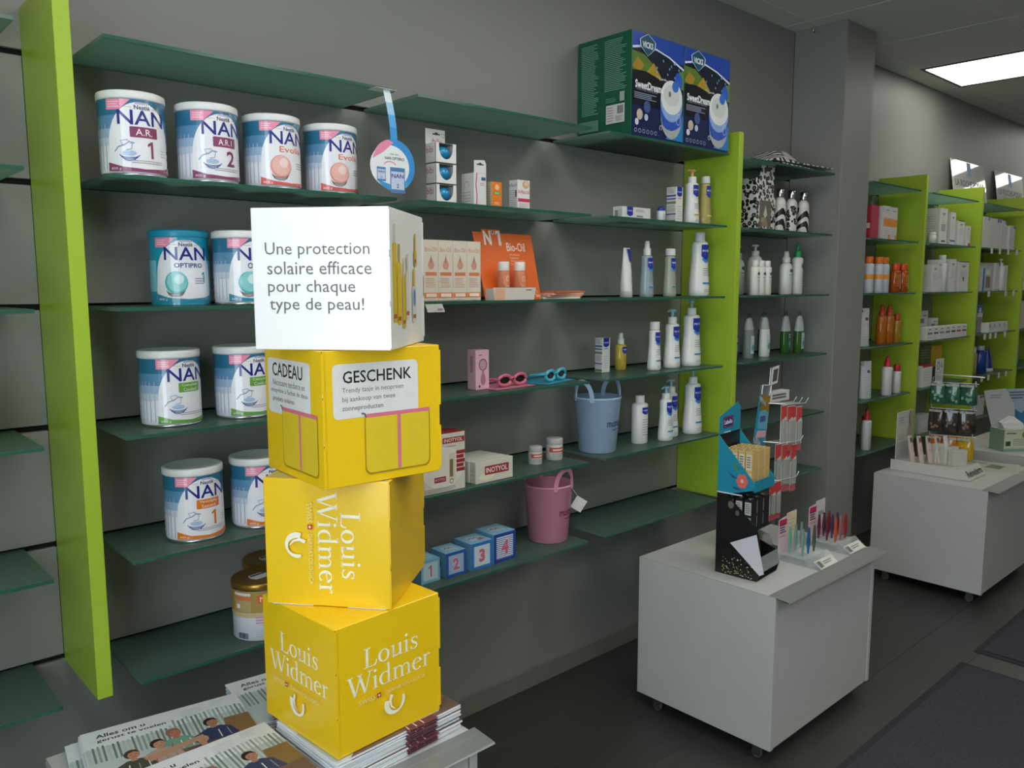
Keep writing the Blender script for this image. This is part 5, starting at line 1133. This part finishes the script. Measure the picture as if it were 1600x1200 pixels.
gcart('pale grey wide carton on the pump bottle shelf', 5.70, -.170, 2, .24, .07, .175, False, 'a9aaa6'); gcart('white carton left of the white pump bottle', 5.875, -.190, 2, .09, .05, .178)
bottle('white_pump', 'white pump bottle on the shelf with price tabs', (5.955, -.205, Z[2]), .05, .160, CW, STRA, .9, None, ('pump', .015, .045, 'd4d4ce'))
gcart('white carton right of the white pump bottle', 6.03, -.185, 2, .08, .06, .165, False)
carton('blue_band_carton', 'brown and white carton with blue edge, left of the shelf', (5.60, -.226, Z[2]), .15, .03, .140, 'b4b1aa', Art().rect(-.075, 0, -.045, .14, '1d5aa8').rect(-.03, .1, .05, .13, 'cfcfca').rect(-.02, .02, .06, .09, '7a6a5c'), None)
carton('blue_carton', 'bright blue carton, lower left of the two', (5.585, -.150, Z[3]), .085, .05, .148, '1d56a8', None, None, group='bright blue cartons'); carton('blue_carton', 'tall blue carton with white roundel', (5.695, -.160, Z[3]), .10, .05, .180, '1d56a8', Art().rect(-.05, .0, .05, .12, '8a8480').ell(.0, .14, .022, .02, 'cfd4da').rect(-.05, .1, .05, .125, 'cfd4da'), None, group='bright blue cartons')
for k in range(4):
    carton('flat_white_carton', 'low white carton, %s of four in a line on the blue carton shelf' % ['first', 'second', 'third', 'last'][k], (5.775+.092*k, -.205, Z[3]), .088, .05, .062, CW, Art().rect(-.03, .03, -.02, .055, '3a3f66').lines(-.01, .02, .03, .04, 2, '9a9a96', th=.002), None, group='low white cartons')
bottle('toner_bottle', 'pale yellow bottle with white cap', (5.625, -.170, Z[4]), .085, .145, K('b7a85a', .15, clear=.25), STRA, .6, Art().rect(-.035, .0, .035, .008, '5a4a1a'), ('oval', .038, .035, 'd4d3c6'))
bottle('navy_bottle', 'navy blue bottle with white cap', (5.800, -.170, Z[4]), .095, .150, K('1c3f86', .25, coat=.3), STRA, .6, Art().rect(-.01, .02, .0, .12, '5f8fc0'), ('oval', .026, .028, 'c9ccd0'))
t = thing('navy_tube', 'navy tube standing on a white cap', 'tube', (5.945, -.175, Z[4]))
ring = lambda z_, w_, d_: [(w_*math.cos(2*PI*i/18), d_*math.sin(2*PI*i/18), z_) for i in range(18)]
MB().loft([ring(.022, .036, .028), ring(.08, .030, .018), ring(.14, .018, .006), ring(.165, .012, .002)], K('1c2f7c', .3, coat=.3)).build('body', t); MB().lathe([(.034, 0), (.036, .002), (.036, .021), (.034, .0225)], K('d0d2d0', .4), 20, 1, .8).build('cap', t)
gcart('white carton with blue corner on the lowest shelf behind the tissue box', 5.66, -.175, 5, .26, .08, .125)
tab_me = MB().box(-.02, .02, -.0012, 0, -.030, .004, K('cfcfc6', .5), bev=.0004).mesh('price_tab')
PL = 'yellowish price tab, %s on the %s tabbed shelf edge'
for k, xs_ in ((1, (5.62, 5.77, 5.93, 6.10)), (2, (5.62, 5.94, 6.09)), (3, (5.60, 5.70, 5.80, 5.98)), (4, (5.60, 5.72, 5.92, 6.06)), (5, (5.90,))):
    for i, x in enumerate(xs_):
        o = bpy.data.objects.new('price_tab', tab_me); col.objects.link(o); o.location = (x, -.2504, G[k]-.001)
        tag(o, PL % (['first', 'second', 'third', 'fourth'][i] if len(xs_) > 1 else 'single one', ['', 'highest', 'second', 'third', 'fourth', 'lowest'][k]), 'price tab', 'shelf price tabs')
# fourth bay, only its left end shows
carton('edge_carton', 'white carton at the right picture edge, third shelf', (6.43, -.19, Z[2]), .12, .06, .165, CW, Art().rect(-.06, .075, .06, .079, '2a2a2a').rect(.02, .1, .03, .165, '2a3a8c'), None)
carton('edge_carton', 'tall pale carton at the right picture edge, fourth shelf', (6.44, -.19, Z[3]), .14, .06, .190, 'b9b8b0', None, None)
bottle('edge_bottle', 'navy bottle with white cap at the right picture edge', (6.44, -.17, Z[4]), .09, .15, K('1c3f86', .25, coat=.3), STRA, .6, Art().rect(-.02, .02, .02, .12, '3a66a8'), ('oval', .026, .03, 'c9ccd0'))
# silver signs leaning on the wall
MIR = K('ecece6', .05, metal=.05, coat=.7, name='mirror_board', grain=.01, gscale=4)
for k, (xa, xb) in enumerate(((5.53, 6.12), (6.34, 6.93))):
    t = thing('brand_sign', ['silver sign with a blue bar, leaning on the wall, nearer one', 'silver sign with a blue bar, farther one at the edge'][k], 'sign', ((xa+xb)/2, -.052, Z[0]+.0007), 0, 'silver signs')
    w = xb-xa; M = Matrix.Rotation(R(-9), 4, 'X')
    MB().box(-w/2, w/2, -.004, 0, 0, .295, MIR, bev=.0006).xf(M).build('sign_board', t)
    a = Art(); a.rect(-.025, .20, .045, .292, '1d6ab0'); a.text('LA ROCHE-POSAY', 0, .152, w=w*.86, h=.044, c='101012', bold=.03); a.text('LABORATOIRE DERMATOLOGIQUE', 0, .11, w=w*.6, h=.016, c='3c3c40')
    MB().art(a, plane_map((0, -.004, 0), (1, 0, 0), (0, 0, 1), (0, -1, 0)), eps=.0004).xf(M).build('sign_lettering', t)

# ---------------------------------------------------------------- on the middle cabinet
ZT = ZC+.0006
BLK = K('151515', .4, name='black_card', coat=.2); TEAL = K('1f8aa4', .4, name='turquoise_card', coat=.2)
e1 = Vector((math.cos(R(5)), math.sin(R(5)), 0)); e2 = Vector((-math.sin(R(5)), math.cos(R(5)), 0))
DC = Vector((2.158, -.598, ZT))+e1*.068-e2*.07
t = thing('lip_balm_display', 'two-storey cardboard display, black below and turquoise above', 'display', DC, R(5))
W2, D2 = .068, .070
side_b = [(D2, 0), (-D2, 0), (-D2-.014, .03), (-D2-.006, .135), (-D2+.008, .17), (D2-.03, .258), (D2, .258)]
side_t = [(D2, .26), (D2-.05, .262), (-D2+.018, .282), (-D2+.016, .302), (D2, .44)]
for sx in (-1, 1):
    x0 = sx*W2
    MB().prism(side_b if sx < 0 else [(D2, 0), (-D2, 0), (-D2-.01, .03), (-D2, .07), (D2, .12)], x0-.001, x0+.001, BLK, 'x').build('lower_side', t); MB().prism(side_t, x0-.001, x0+.001, TEAL, 'x').build('upper_side', t)
MB().box(-W2+.001, W2-.001, D2-.002, D2, 0, .44, BLK).build('back_board', t)
MB().box(-W2+.001, W2-.001, -D2, D2-.002, 0, .002, BLK).build('base_board', t)
MB().box(-W2+.001, W2-.001, -D2+.02, D2-.002, .150, .152, BLK).build('lower_step', t)
MB().box(-W2+.001, W2-.001, -D2+.02, D2-.002, .280, .282, TEAL).build('upper_step', t)
MB().box(-W2+.001, W2-.001, -D2-.013, -D2-.011, .03, .08, ACRYLIC).build('lower_lip', t); MB().box(-W2+.001, W2-.001, -D2+.016, -D2+.018, .275, .31, TEAL).build('upper_lip', t)
MB().prism([(-W2, .435), (W2, .435), (W2, .515), (W2-.02, .53), (-W2, .495)], D2-.001, D2+.001, TEAL).build('header_card', t)
a = Art(); rrect(a, -.045, .455, .02, .492, .008, '2a2f6a'); a.ring(-.0125, .4735, .032, .018, .003, 'a83c50'); a.text('Labello', -.0125, .474, w=.05, h=.014, c='e6e6ee', bold=.02); a.lines(-.04, .437, .01, .447, 1, 'bcdde4', th=.004)
MB().art(a, front(D2-.001), eps=.0004).build('header_logo', t)
lm = left(-W2-.001)
a = Art(); a.rect(-D2, .258, .014, .262, 'cfe2e4')
for i in range(6): a.ell(.012+.011*math.cos(i*PI/3), .305+.013*math.sin(i*PI/3), .009, .010, 'd96a5c', 12)
a.ell(.012, .305, .005, .006, 'e8b8a8', 10); a.poly([(.0, .31), (-.03, .325), (-.04, .332), (-.02, .312)], '2a3f8c'); a.poly([(.0, .282), (-.02, .285), (-.01, .277), (.012, .276)], '2a3f8c'); a.poly([(.0, .33), (-.018, .352), (-.02, .36), (-.006, .35)], '5a8a3a')
a.ell(-.022, .225, .010, .012, '6a665a', 14); a.ell(.0, .203, .007, .009, '5a5850', 12); rr = random.Random(9)
for i in range(70): a.ell(-.045+.1*rr.random(), .005+.055*rr.random()**1.6, .0012+.0014*rr.random(), .0016, rr.choice(['c9b478', '8f8050', 'e0d6b0']), 5)
MB().art(a, lm, eps=.0005, de=.000015).build('side_print', t)
MB().prism([(D2-.05-.0, .105), (-D2+.004, .148), (-D2-.024, .030), (-D2-.010, .022)], -W2-.0035, -W2-.0025, K('cfcfd4', .5), 'x').build('torn_paper_flap', t)
def balm(label, lx, ly, lz, w, d, h, c, fc, grp):
    p = DC+e1*lx+e2*ly+Vector((0, 0, lz))
    a = Art().rect(-d*.4, h*.5, d*.4, h*.92, fc).lines(-d*.3, h*.55, d*.3, h*.88, 5, '6a645a', th=h*.03).rect(-d*.4, h*.05, d*.4, h*.42, fc).bars(-d*.3, h*.1, d*.3, h*.36, 6, '5a5650')
    carton('lip_balm_carton', label, p, w, d, h, c, None, a, Art().rect(-w*.4, -d*.4, w*.4, d*.4, {'c9a868': '8a6f3a', '1a1a1c': '3a3a40'}[c]).stroke([(-w*.3, -d*.2), (0, d*.2), (w*.3, -d*.1)], w*.14, 'e0d3b0'), R(5), grp)
ordi = ['front', 'second', 'third', 'rear']
for i in range(4):
    for j in range(3):
        balm('gold lip balm carton, %s row, %s column of the turquoise tray' % (ordi[i], ['near', 'middle', 'far'][j]), -.043+.043*j, -.028+.0245*i, .2822, .034, .0225, .115, 'c9a868', 'd6cbb4', 'gold lip balm cartons')
for i in range(3):
    for j in range(3):
        balm('black lip balm carton, %s row, %s column of the lower tray' % (ordi[i], ['near', 'middle', 'far'][j]), -.043+.043*j, -.030+.030*i, .1522, .034, .026, .095, '1a1a1c', 'b9b9b4', 'black lip balm cartons')

# spinner rack with hanging packs
RX, RY = 2.435, -.565
t = thing('spinner_rack', 'slim metal counter rack with wire hooks and a teal card', 'rack', (RX, RY, ZT))
b = MB(); b.box(-.075, .085, -.075, .075, 0, .006, K('8d8f8e', .3, metal=.8), bev=.002); b.build('base_plate', t)
b = MB(); b.prism([(-.06, .006), (.055, .006), (.02, .06), (-.03, .085), (-.045, .07)], -.05, .05, K('b9bbb9', .15, metal=.9)); b.build('base_wedge', t)
MET = K('9b9c99', .3, metal=.6)
b = MB(); b.prism([(-.048, .07), (.005, .07), (.085, .56), (.030, .565)], .004, .010, MET); b.build('leaning_post', t)
for pts in ([(-.048, .002, .07), (.030, .002, .565)], [(.005, .002, .07), (.085, .002, .56)], [(.030, .002, .565), (.085, .002, .56)]): MB().tube(pts, .0022, WIRE, 8).build('edge_wire', t)
b = MB(); b.prism([(-.038, .285), (.034, .27), (.080, .525), (.014, .535)], .000, .003, TEAL); b.build('teal_card', t)
a = Art(); a.poly([(.006, .455), (.066, .445), (.078, .525), (.020, .535)], '8a6a24'); a.poly([(-.002, .42), (.058, .41), (.068, .465), (.05, .48), (.01, .478)], '5f9ab0'); rrect(a, .015, .44, .05, .46, .004, '3f4f8c'); a.poly([(-.012, .39), (.05, .385), (.056, .408), (.0, .412)], 'c99aa4'); a.poly([(.015, .3), (.03, .29), (.045, .36), (.03, .35)], '2c6a44')
MB().art(a, front(0), eps=.0004).build('card_print', t)
fr = MB(); fr.tube([(.075, .006, .53), (.085, .006, .62)], .002, WIRE, 6); fr.build('sign_post', t)
fr = MB(); fr.prism([(.085, .56), (.128, .565), (.138, .625), (.094, .620)], .004, .006, K('c9c9c4', .4)); fr.build('small_sign', t)
MB().art(Art().poly([(.093, .57), (.122, .573), (.130, .615), (.100, .612)], '4a4844'), front(.004), eps=.0004).build('sign_print', t)
MB().box(.075, .205, .0, .03, .50, .535, K('c4c3bc', .45)).build('header_bar', t)
MB().art(Art().lines(.09, .508, .19, .528, 2, '55544f', th=.006), front(0), eps=.0004).build('header_text', t)
for i in range(4):
    for zz, dx in ((.525, .0), (.39, -.03)):
        z = zz-.006*i; MB().tube([(.028+dx*.6+.006*i, .004, z), (-.06+dx+.010*i, -.045, z-.004), (-.068+dx+.010*i, -.048, z+.016)], .0016, WIRE, 6).build('wire_hook', t)
for zz, x0 in ((.50, .085), (.37, .060), (.245, .04)):
    for i in range(3):
        y_ = -.012-.022*i; MB().tube([(x0-.02, .004, zz), (x0, y_, zz), (x0+.13, y_, zz-.008), (x0+.15, y_, zz+.008)], .0016, WIRE, 6).build('wire_hook', t)
PK = K('b5b5ae', .3, clear=.35, name='blister_film', coat=.4)
def blister(label, lx, ly, lz, h, grp):
    t = thing('hanging_pack', label, 'pack', (RX+lx, RY+ly, ZT+lz), R(-12), grp)
    MB().box(-.014, .014, -.0012, .0012, -h, .0, K('bdbcb6', .5), bev=.0004).build('backing_card', t)
    MB().art(Art().rect(-.014, -h*.24, .014, -.002, 'b83c3c').poly([(-.014, -h*.24), (.014, -h*.24), (-.014, -h*.36)], 'b83c3c').rect(-.014, -h, .014, -h*.86, 'b0565a'), front(-.0012), eps=.0003).build('printed_card', t)
    MB().box(-.010, .010, -.0085, -.0016, -h*.84, -h*.3, PK, bev=.002).build('blister', t)
    MB().tube([(0, -.005, -h*.8), (0, -.005, -h*.34)], [.0025, .0015], K('6a6a68', .3, metal=.6), 6).build('tool', t)
od = ['first', 'second', 'third', 'fourth']
for i in range(4):
    for r_, (zz, x0, h, nm) in enumerate(((.494, .098, .155, 'upper'), (.364, .070, .165, 'middle'))):
        blister('red and white hanging pack, %s on the %s hooks' % (od[i], nm), x0+.031*i, -.040-.007*(i % 2), zz-.004*i, h, 'hanging packs')
for i in range(2): blister('red and white hanging pack, %s on the lowest hooks' % od[i], .030+.034*i, -.048, .238, .13, 'hanging packs')

# acrylic tweezer stands
def tweezer_stand(label, x, y, cols, card2, n, kind):
    t = thing('tweezer_stand', label, 'display', (x, y, ZT))
    w, d = .125, .155
    MB().box(0, w, -d, 0, 0, .003, ACRYLIC).build('base_plate', t)
    MB().prism([(-d, .003), (-d+.045, .003), (-d+.045, .034), (-d+.042, .034)], .0, w, ACRYLIC, 'x').build('sloped_front', t)
    MB().box(0.0, w, -d+.05, -.012, .022, .025, ACRYLIC).build('tool_shelf', t)
    for yy in (-d+.05, -.014): MB().box(0, w, yy, yy+.002, .003, .022, ACRYLIC).build('shelf_riser', t)
    MB().prism([(0, .003), (.115, .003), (.112, .150), (.05, .148), (.05, .140), (0, .134)], -.006, -.004, K('d0b4bb', .45)).build('back_card', t)
    a = Art(); a.rect(.003, .112, .05, .132, 'b8244e'); a.lines(.006, .085, .046, .118, 4, '3a2a32', th=.004); a.lines(.004, .072, .05, .08, 1, '8a5a68', th=.002)
    a.poly([(.052, .05), (.113, .05), (.112, .149), (.052, .147)], card2)
    if kind: 
        for i in range(4): a.stroke([(.065+.01*i, .11), (.075+.008*i, .095)], .004, '2a2a2a')
    else: a.lines(.06, .08, .105, .13, 4, 'b09a6a', th=.002)
    MB().art(a, front(-.006), eps=.0003).build('card_print', t)
    a = Art(); a.rect(.004, .002, .118, .034, 'cfcdc4'); a.bars(.008, .006, .035, .03, 10, '4a4844'); a.lines(.042, .012, .1, .026, 2, '7a7872', th=.003)
    MB().art(a, plane_map((0, -d-.0008, .003), (1, 0, 0), (0, .042/.052, .031/.052), (0, -.6, .8)), eps=.0003).build('price_label', t)
    return t
def tweezer(label, x, y, c, grp, hh=.088):
    t = thing('tweezers', label, 'tweezers', (x, y, ZT+.0255), 0, grp)
    m = K(c, .3, metal=.2, coat=.3)
    for s in (-1, 1):
        MB().loft([[(s*.0012-.0012, -.002, 0), (s*.0012+.0012, -.002, 0), (s*.0012+.0012, .002, 0), (s*.0012-.0012, .002, 0)], [(s*.0048-.001, -.0042, hh*.45), (s*.0048+.001, -.0042, hh*.45), (s*.0048+.001, .0042, hh*.45), (s*.0048-.001, .0042, hh*.45)], [(s*.0010-.0009, -.003, hh), (s*.0010+.0009, -.003, hh), (s*.0010+.0009, .003, hh), (s*.0010-.0009, .003, hh)]], m, False).build('arm', t)
tweezer_stand('clear stand with pale green tweezers and pink card, nearer one', 2.400, -.672, None, 'cfc3a0', 6, 0)
k = 0
for r_ in range(2):
    for i in range(3):
        tweezer('%s tweezers, %s in the %s row of the nearer stand' % (['mint', 'mint', 'grey-green', 'grey-green', 'blue', 'olive'][k], od[i], ['rear', 'front'][r_]), 2.425+.038*i, -.705-.045*r_, ['7fb0a0', '6f9f98', '7a9088', '86a89c', '2f6a94', '55604a'][k], 'green and blue tweezers'); k += 1
tweezer_stand('clear stand with dark red tweezers and pink card, farther one', 2.615, -.665, None, 'c9c6be', 9, 1)
k = 0
for r_ in range(3):
    for i in range(3):
        tweezer('%s tweezers, %s in the %s row of the farther stand' % (['plum', 'plum', 'dark red', 'dark red', 'purple', 'purple', 'orange', 'pink', 'red'][k], od[i], ['rear', 'middle', 'front'][r_]), 2.642+.036*i, -.695-.030*r_, ['6a2c44', '5c2a3c', '7a2c34', '6c3038', '5a3a5c', '4c3a54', 'c4562a', 'b0606a', '9c2c2c'][k], 'red and purple tweezers', .085); k += 1

# ---------------------------------------------------------------- on the far cabinets
t = thing('cream_tester_display', 'white counter display with tall card and sloping name strip', 'display', (4.03, -.37, ZT))
DW = K('c4c2ba', .45)
MB().box(0, .215, -.31, 0, 0, .036, DW, bev=.001).build('tray', t)
MB().box(-.004, .004, -.31, .008, 0, .05, DW).build('side_rail', t)
MB().box(.0, .19, -.012, -.009, .036, .28, DW, bev=.0006).build('back_card', t)
a = Art(); a.poly([(.12, .15), (.19, .15), (.19, .28), (.15, .28)], 'a89a8c'); a.stroke([(.15, .275), (.14, .25), (.15, .22), (.165, .2)], .012, '6a5242'); a.lines(.02, .22, .09, .255, 3, '8f8d88', th=.004); a.lines(.01, .14, .1, .17, 3, '9a9892', th=.003); a.rect(.0, .05, .19, .13, 'aab0ae')
MB().art(a, front(-.012), eps=.0003).build('card_print', t)
MB().prism([(-.31, .0), (-.312, .0), (-.352, .002), (-.314, .050), (-.31, .050)], .0, .215, DW, 'x').build('name_strip', t)
MB().art(Art().text('Remederm', .107, .030, w=.185, h=.034, c='2a2a2a', bold=.02), plane_map((0, -.352, .002), (1, 0, 0), (0, .038/.0612, .048/.0612), (0, -.78, .62)), eps=.0008).build('name_print', t)
for k in range(5):
    tt = thing('tester_tube', 'slim cream tube leaning in the counter display, %s from the left' % ['first', 'second', 'third', 'fourth', 'fifth'][k], 'tube', (4.058+.030*k, -.455-.03*k, ZT+.0365), R(-20), 'leaning tester tubes')
    M = Matrix.Rotation(R(-12), 4, 'X')
    sec = lambda z_, w_, d_: [(w_*math.cos(2*PI*i/14), d_*math.sin(2*PI*i/14), z_) for i in range(14)]
    MB().loft([sec(.001, .015, .012), sec(.09, .0145, .010), sec(.13, .014, .003), sec(.136, .014, .002)], K('bdaaa0' if k < 4 else 'c9c7c0', .4)).xf(M).build('body', tt)
    if k < 4: MB().art(Art().rect(-.007, .06, .007, .125, '5a4640').ell(0, .045, .005, .006, 'd0c4bc'), lambda s, z, e: Vector((s, -.0125-e+z*.06, z)), eps=.001).xf(M).build('printed_label', tt)
for k in range(3):
    carton('sample_carton', 'white sample carton in the counter display, %s' % ['front', 'middle', 'rear'][k], (4.175, -.615+.04*k, ZT+.0365), .085, .03, .075+.01*k, 'c6c4bc', None, None, None, R(-25), 'sample cartons')
# bag rack
BX, BY = 4.285, -.44
t = thing('bag_rack', 'white wire rack with three rows of hanging sweet bags', 'rack', (BX, BY, ZT))
dv = Vector((.30, -.954, 0))
MB().tube([(0, 0, 0), (.005, 0, .44), (.012, -.03, .455), (.055, -.18, .452), (.066, -.215, .450)], .003, WIRE, 8).build('frame_wire', t)
MB().tube([(.055, -.18, 0), (.055, -.18, .43)], .003, WIRE, 8).build('frame_wire', t)
MB().box(-.02, .08, -.2, .02, 0, .003, WIRE).build('foot_plate', t)
for zz in (.415, .285, .15):
    for i in range(3):
        p = dv*(.03+.065*i); MB().tube([(p.x, p.y, zz), (p.x-.075, p.y-.01, zz), (p.x-.085, p.y-.01, zz+.01)], .0018, WIRE, 6).build('wire_hook', t)
    MB().tube([(0.005, 0, zz), (.005+dv.x*.2, dv.y*.2, zz)], .0022, WIRE, 6).build('cross_wire', t)
def sweet_bag(label, k, i, j, c, c2, h):
    zz = (.415, .285, .15)[k]; p = dv*(.03+.065*i); x = BX+p.x-.018-.026*j; y_ = BY+p.y-.01
    t = thing('sweet_bag', label, 'bag', (x, y_, ZT+zz+.004), R(-72+random.Random(i*5+j*11+k*17).uniform(-16, 16)), 'hanging sweet bags')
    ring = lambda z_, w_, d_: [(w_*math.cos(2*PI*q/12), d_*math.sin(2*PI*q/12), z_) for q in range(12)]
    MB().loft([ring(-h, .033, .002), ring(-h+.008, .035, .006), ring(-h*.6, .035, .0115), ring(-h*.3, .034, .007), ring(-.012, .031, .002), ring(-.001, .032, .0012)], K(c, .2, clear=.12, coat=.6)).build('bag_body', t)
    rr = random.Random(i*7+j*3+k); a = Art()
    for q in range(7): a.ell(-.02+.04*rr.random(), -h*.85+h*.5*rr.random(), .006, .008, c2, 8)
    a.rect(-.029, -.014, .029, -.003, 'a9aaa4'); MB().art(a, lambda s, z, e: Vector((s, -.0125-e, z)), eps=.0006).build('printed_film', t)
for k, (c, c2, h, nm) in enumerate((('2f5f46', '6f9f84', .105, 'green'), ('3a302a', '7a6250', .115, 'dark brown'), ('c9761c', 'e0a82c', .115, 'orange'))):
    for i in range(3):
        for j in range(2):
            cc = 'd0a81c' if (k == 2 and i == 2) else c
            sweet_bag('%s sweet bag, %s hook, %s' % ('yellow' if cc == 'd0a81c' else nm, ['left', 'middle', 'right'][i], ['behind', 'in front'][j]), k, i, j, cc, c2, h)
t = thing('leaflet', 'open green and white leaflet lying on the far right cabinet', 'leaflet', (4.432, -.685, ZT), R(14))
MB().box(-.11, .11, -.12, .12, 0, .004, K('b4b4a8', .5), bev=.0008).build('paper', t); MB().art(Art().rect(-.10, -.11, .10, .11, 'a9aa9c').poly([(-.06, -.04), (.03, -.06), (.05, .0), (-.04, .03)], '5a6a44').rect(.03, .02, .09, .09, '8a8c80').lines(-.09, .04, .0, .1, 4, '85867c', th=.004), topm(.004), eps=.0002, de=.00005).build('printed_page', t)
t = thing('leaflet', 'second leaflet behind the open one on the far right cabinet', 'leaflet', (4.475, -.465, ZT), R(-6))
MB().box(-.07, .07, -.09, .09, 0, .003, K('b9b9b0', .5), bev=.0008).build('paper', t); MB().art(Art().rect(-.06, -.08, .06, .08, 'a2a498').rect(-.04, .0, .04, .06, '5a6a44'), topm(.003), eps=.0002, de=.00005).build('printed_page', t)
# tissue dispenser box with tall back panel
a = Art(); a.rect(-.075, .0, .075, .118, 'b7bd9c'); a.rect(-.07, .02, .07, .112, 'c2c6ae'); a.ell(.048, .09, .018, .020, '6a8a3c'); a.lines(-.06, .095, .0, .102, 1, '5a5c50', th=.006); a.rect(-.065, .03, -.035, .055, '3c4438'); a.lines(-.02, .03, .06, .07, 4, '8d9480', th=.004); a.rect(-.075, 0, .075, .014, '7fa090')
t = carton('tissue_dispenser', 'pale green tissue box with white tissue and tall back panel', (4.985, -.60, ZT), .15, .11, .118, 'b4b8a4', a, Art().rect(-.055, 0, .055, .118, '8fa08a'), None, R(-35))
MB().prism([(-.07, .118), (.075, .118), (.06, .24), (.0, .33), (-.13, .32), (-.11, .24)], .052, .054, K('b5b6b4', .45)).build('back_panel', t)
MB().art(Art().lines(-.09, .275, -.01, .30, 2, '8a8c8c', th=.006), front(.052), eps=.0004).build('panel_print', t)
MB().loft([[(-.05, -.02, .119), (.05, -.03, .119), (.055, .02, .119), (-.045, .025, .119)], [(-.068, -.015, .150), (.06, -.025, .145), (.062, .015, .147), (-.06, .018, .152)], [(-.012, -.004, .185), (.02, -.006, .178), (.022, .004, .18), (-.01, .004, .186)]], K('d0d0cc', .7), False).build('tissue', t)
t = thing('leaflet_stand', 'blue and white leaflet stand at the right picture edge', 'leaflet stand', (5.215, -.60, ZT), R(-30))
MB().box(-.09, .09, -.05, .05, 0, .10, K('aab8c6', .4), bev=.001).build('holder', t); MB().box(-.088, .088, .04, .046, .10, .31, K('a9b4be', .45)).build('leaflet_pack', t)
a = Art(); a.rect(-.088, .10, .088, .31, '9fb0be'); a.poly([(-.088, .15), (-.03, .2), (.02, .17), (.088, .23), (.088, .10), (-.088, .10)], '3a7aa0'); a.lines(-.07, .25, .05, .3, 3, '4a5058', th=.006); MB().art(a, front(.04), eps=.0003).build('leaflet_print', t)
MB().art(Art().rect(-.09, 0, .09, .10, 'b9c4ce').poly([(-.09, 0), (.09, 0), (.09, .04), (.02, .03), (-.05, .045)], '2f6aa4').lines(-.07, .06, .07, .08, 1, '33475c', th=.012), front(-.05), eps=.0003).build('holder_print', t)
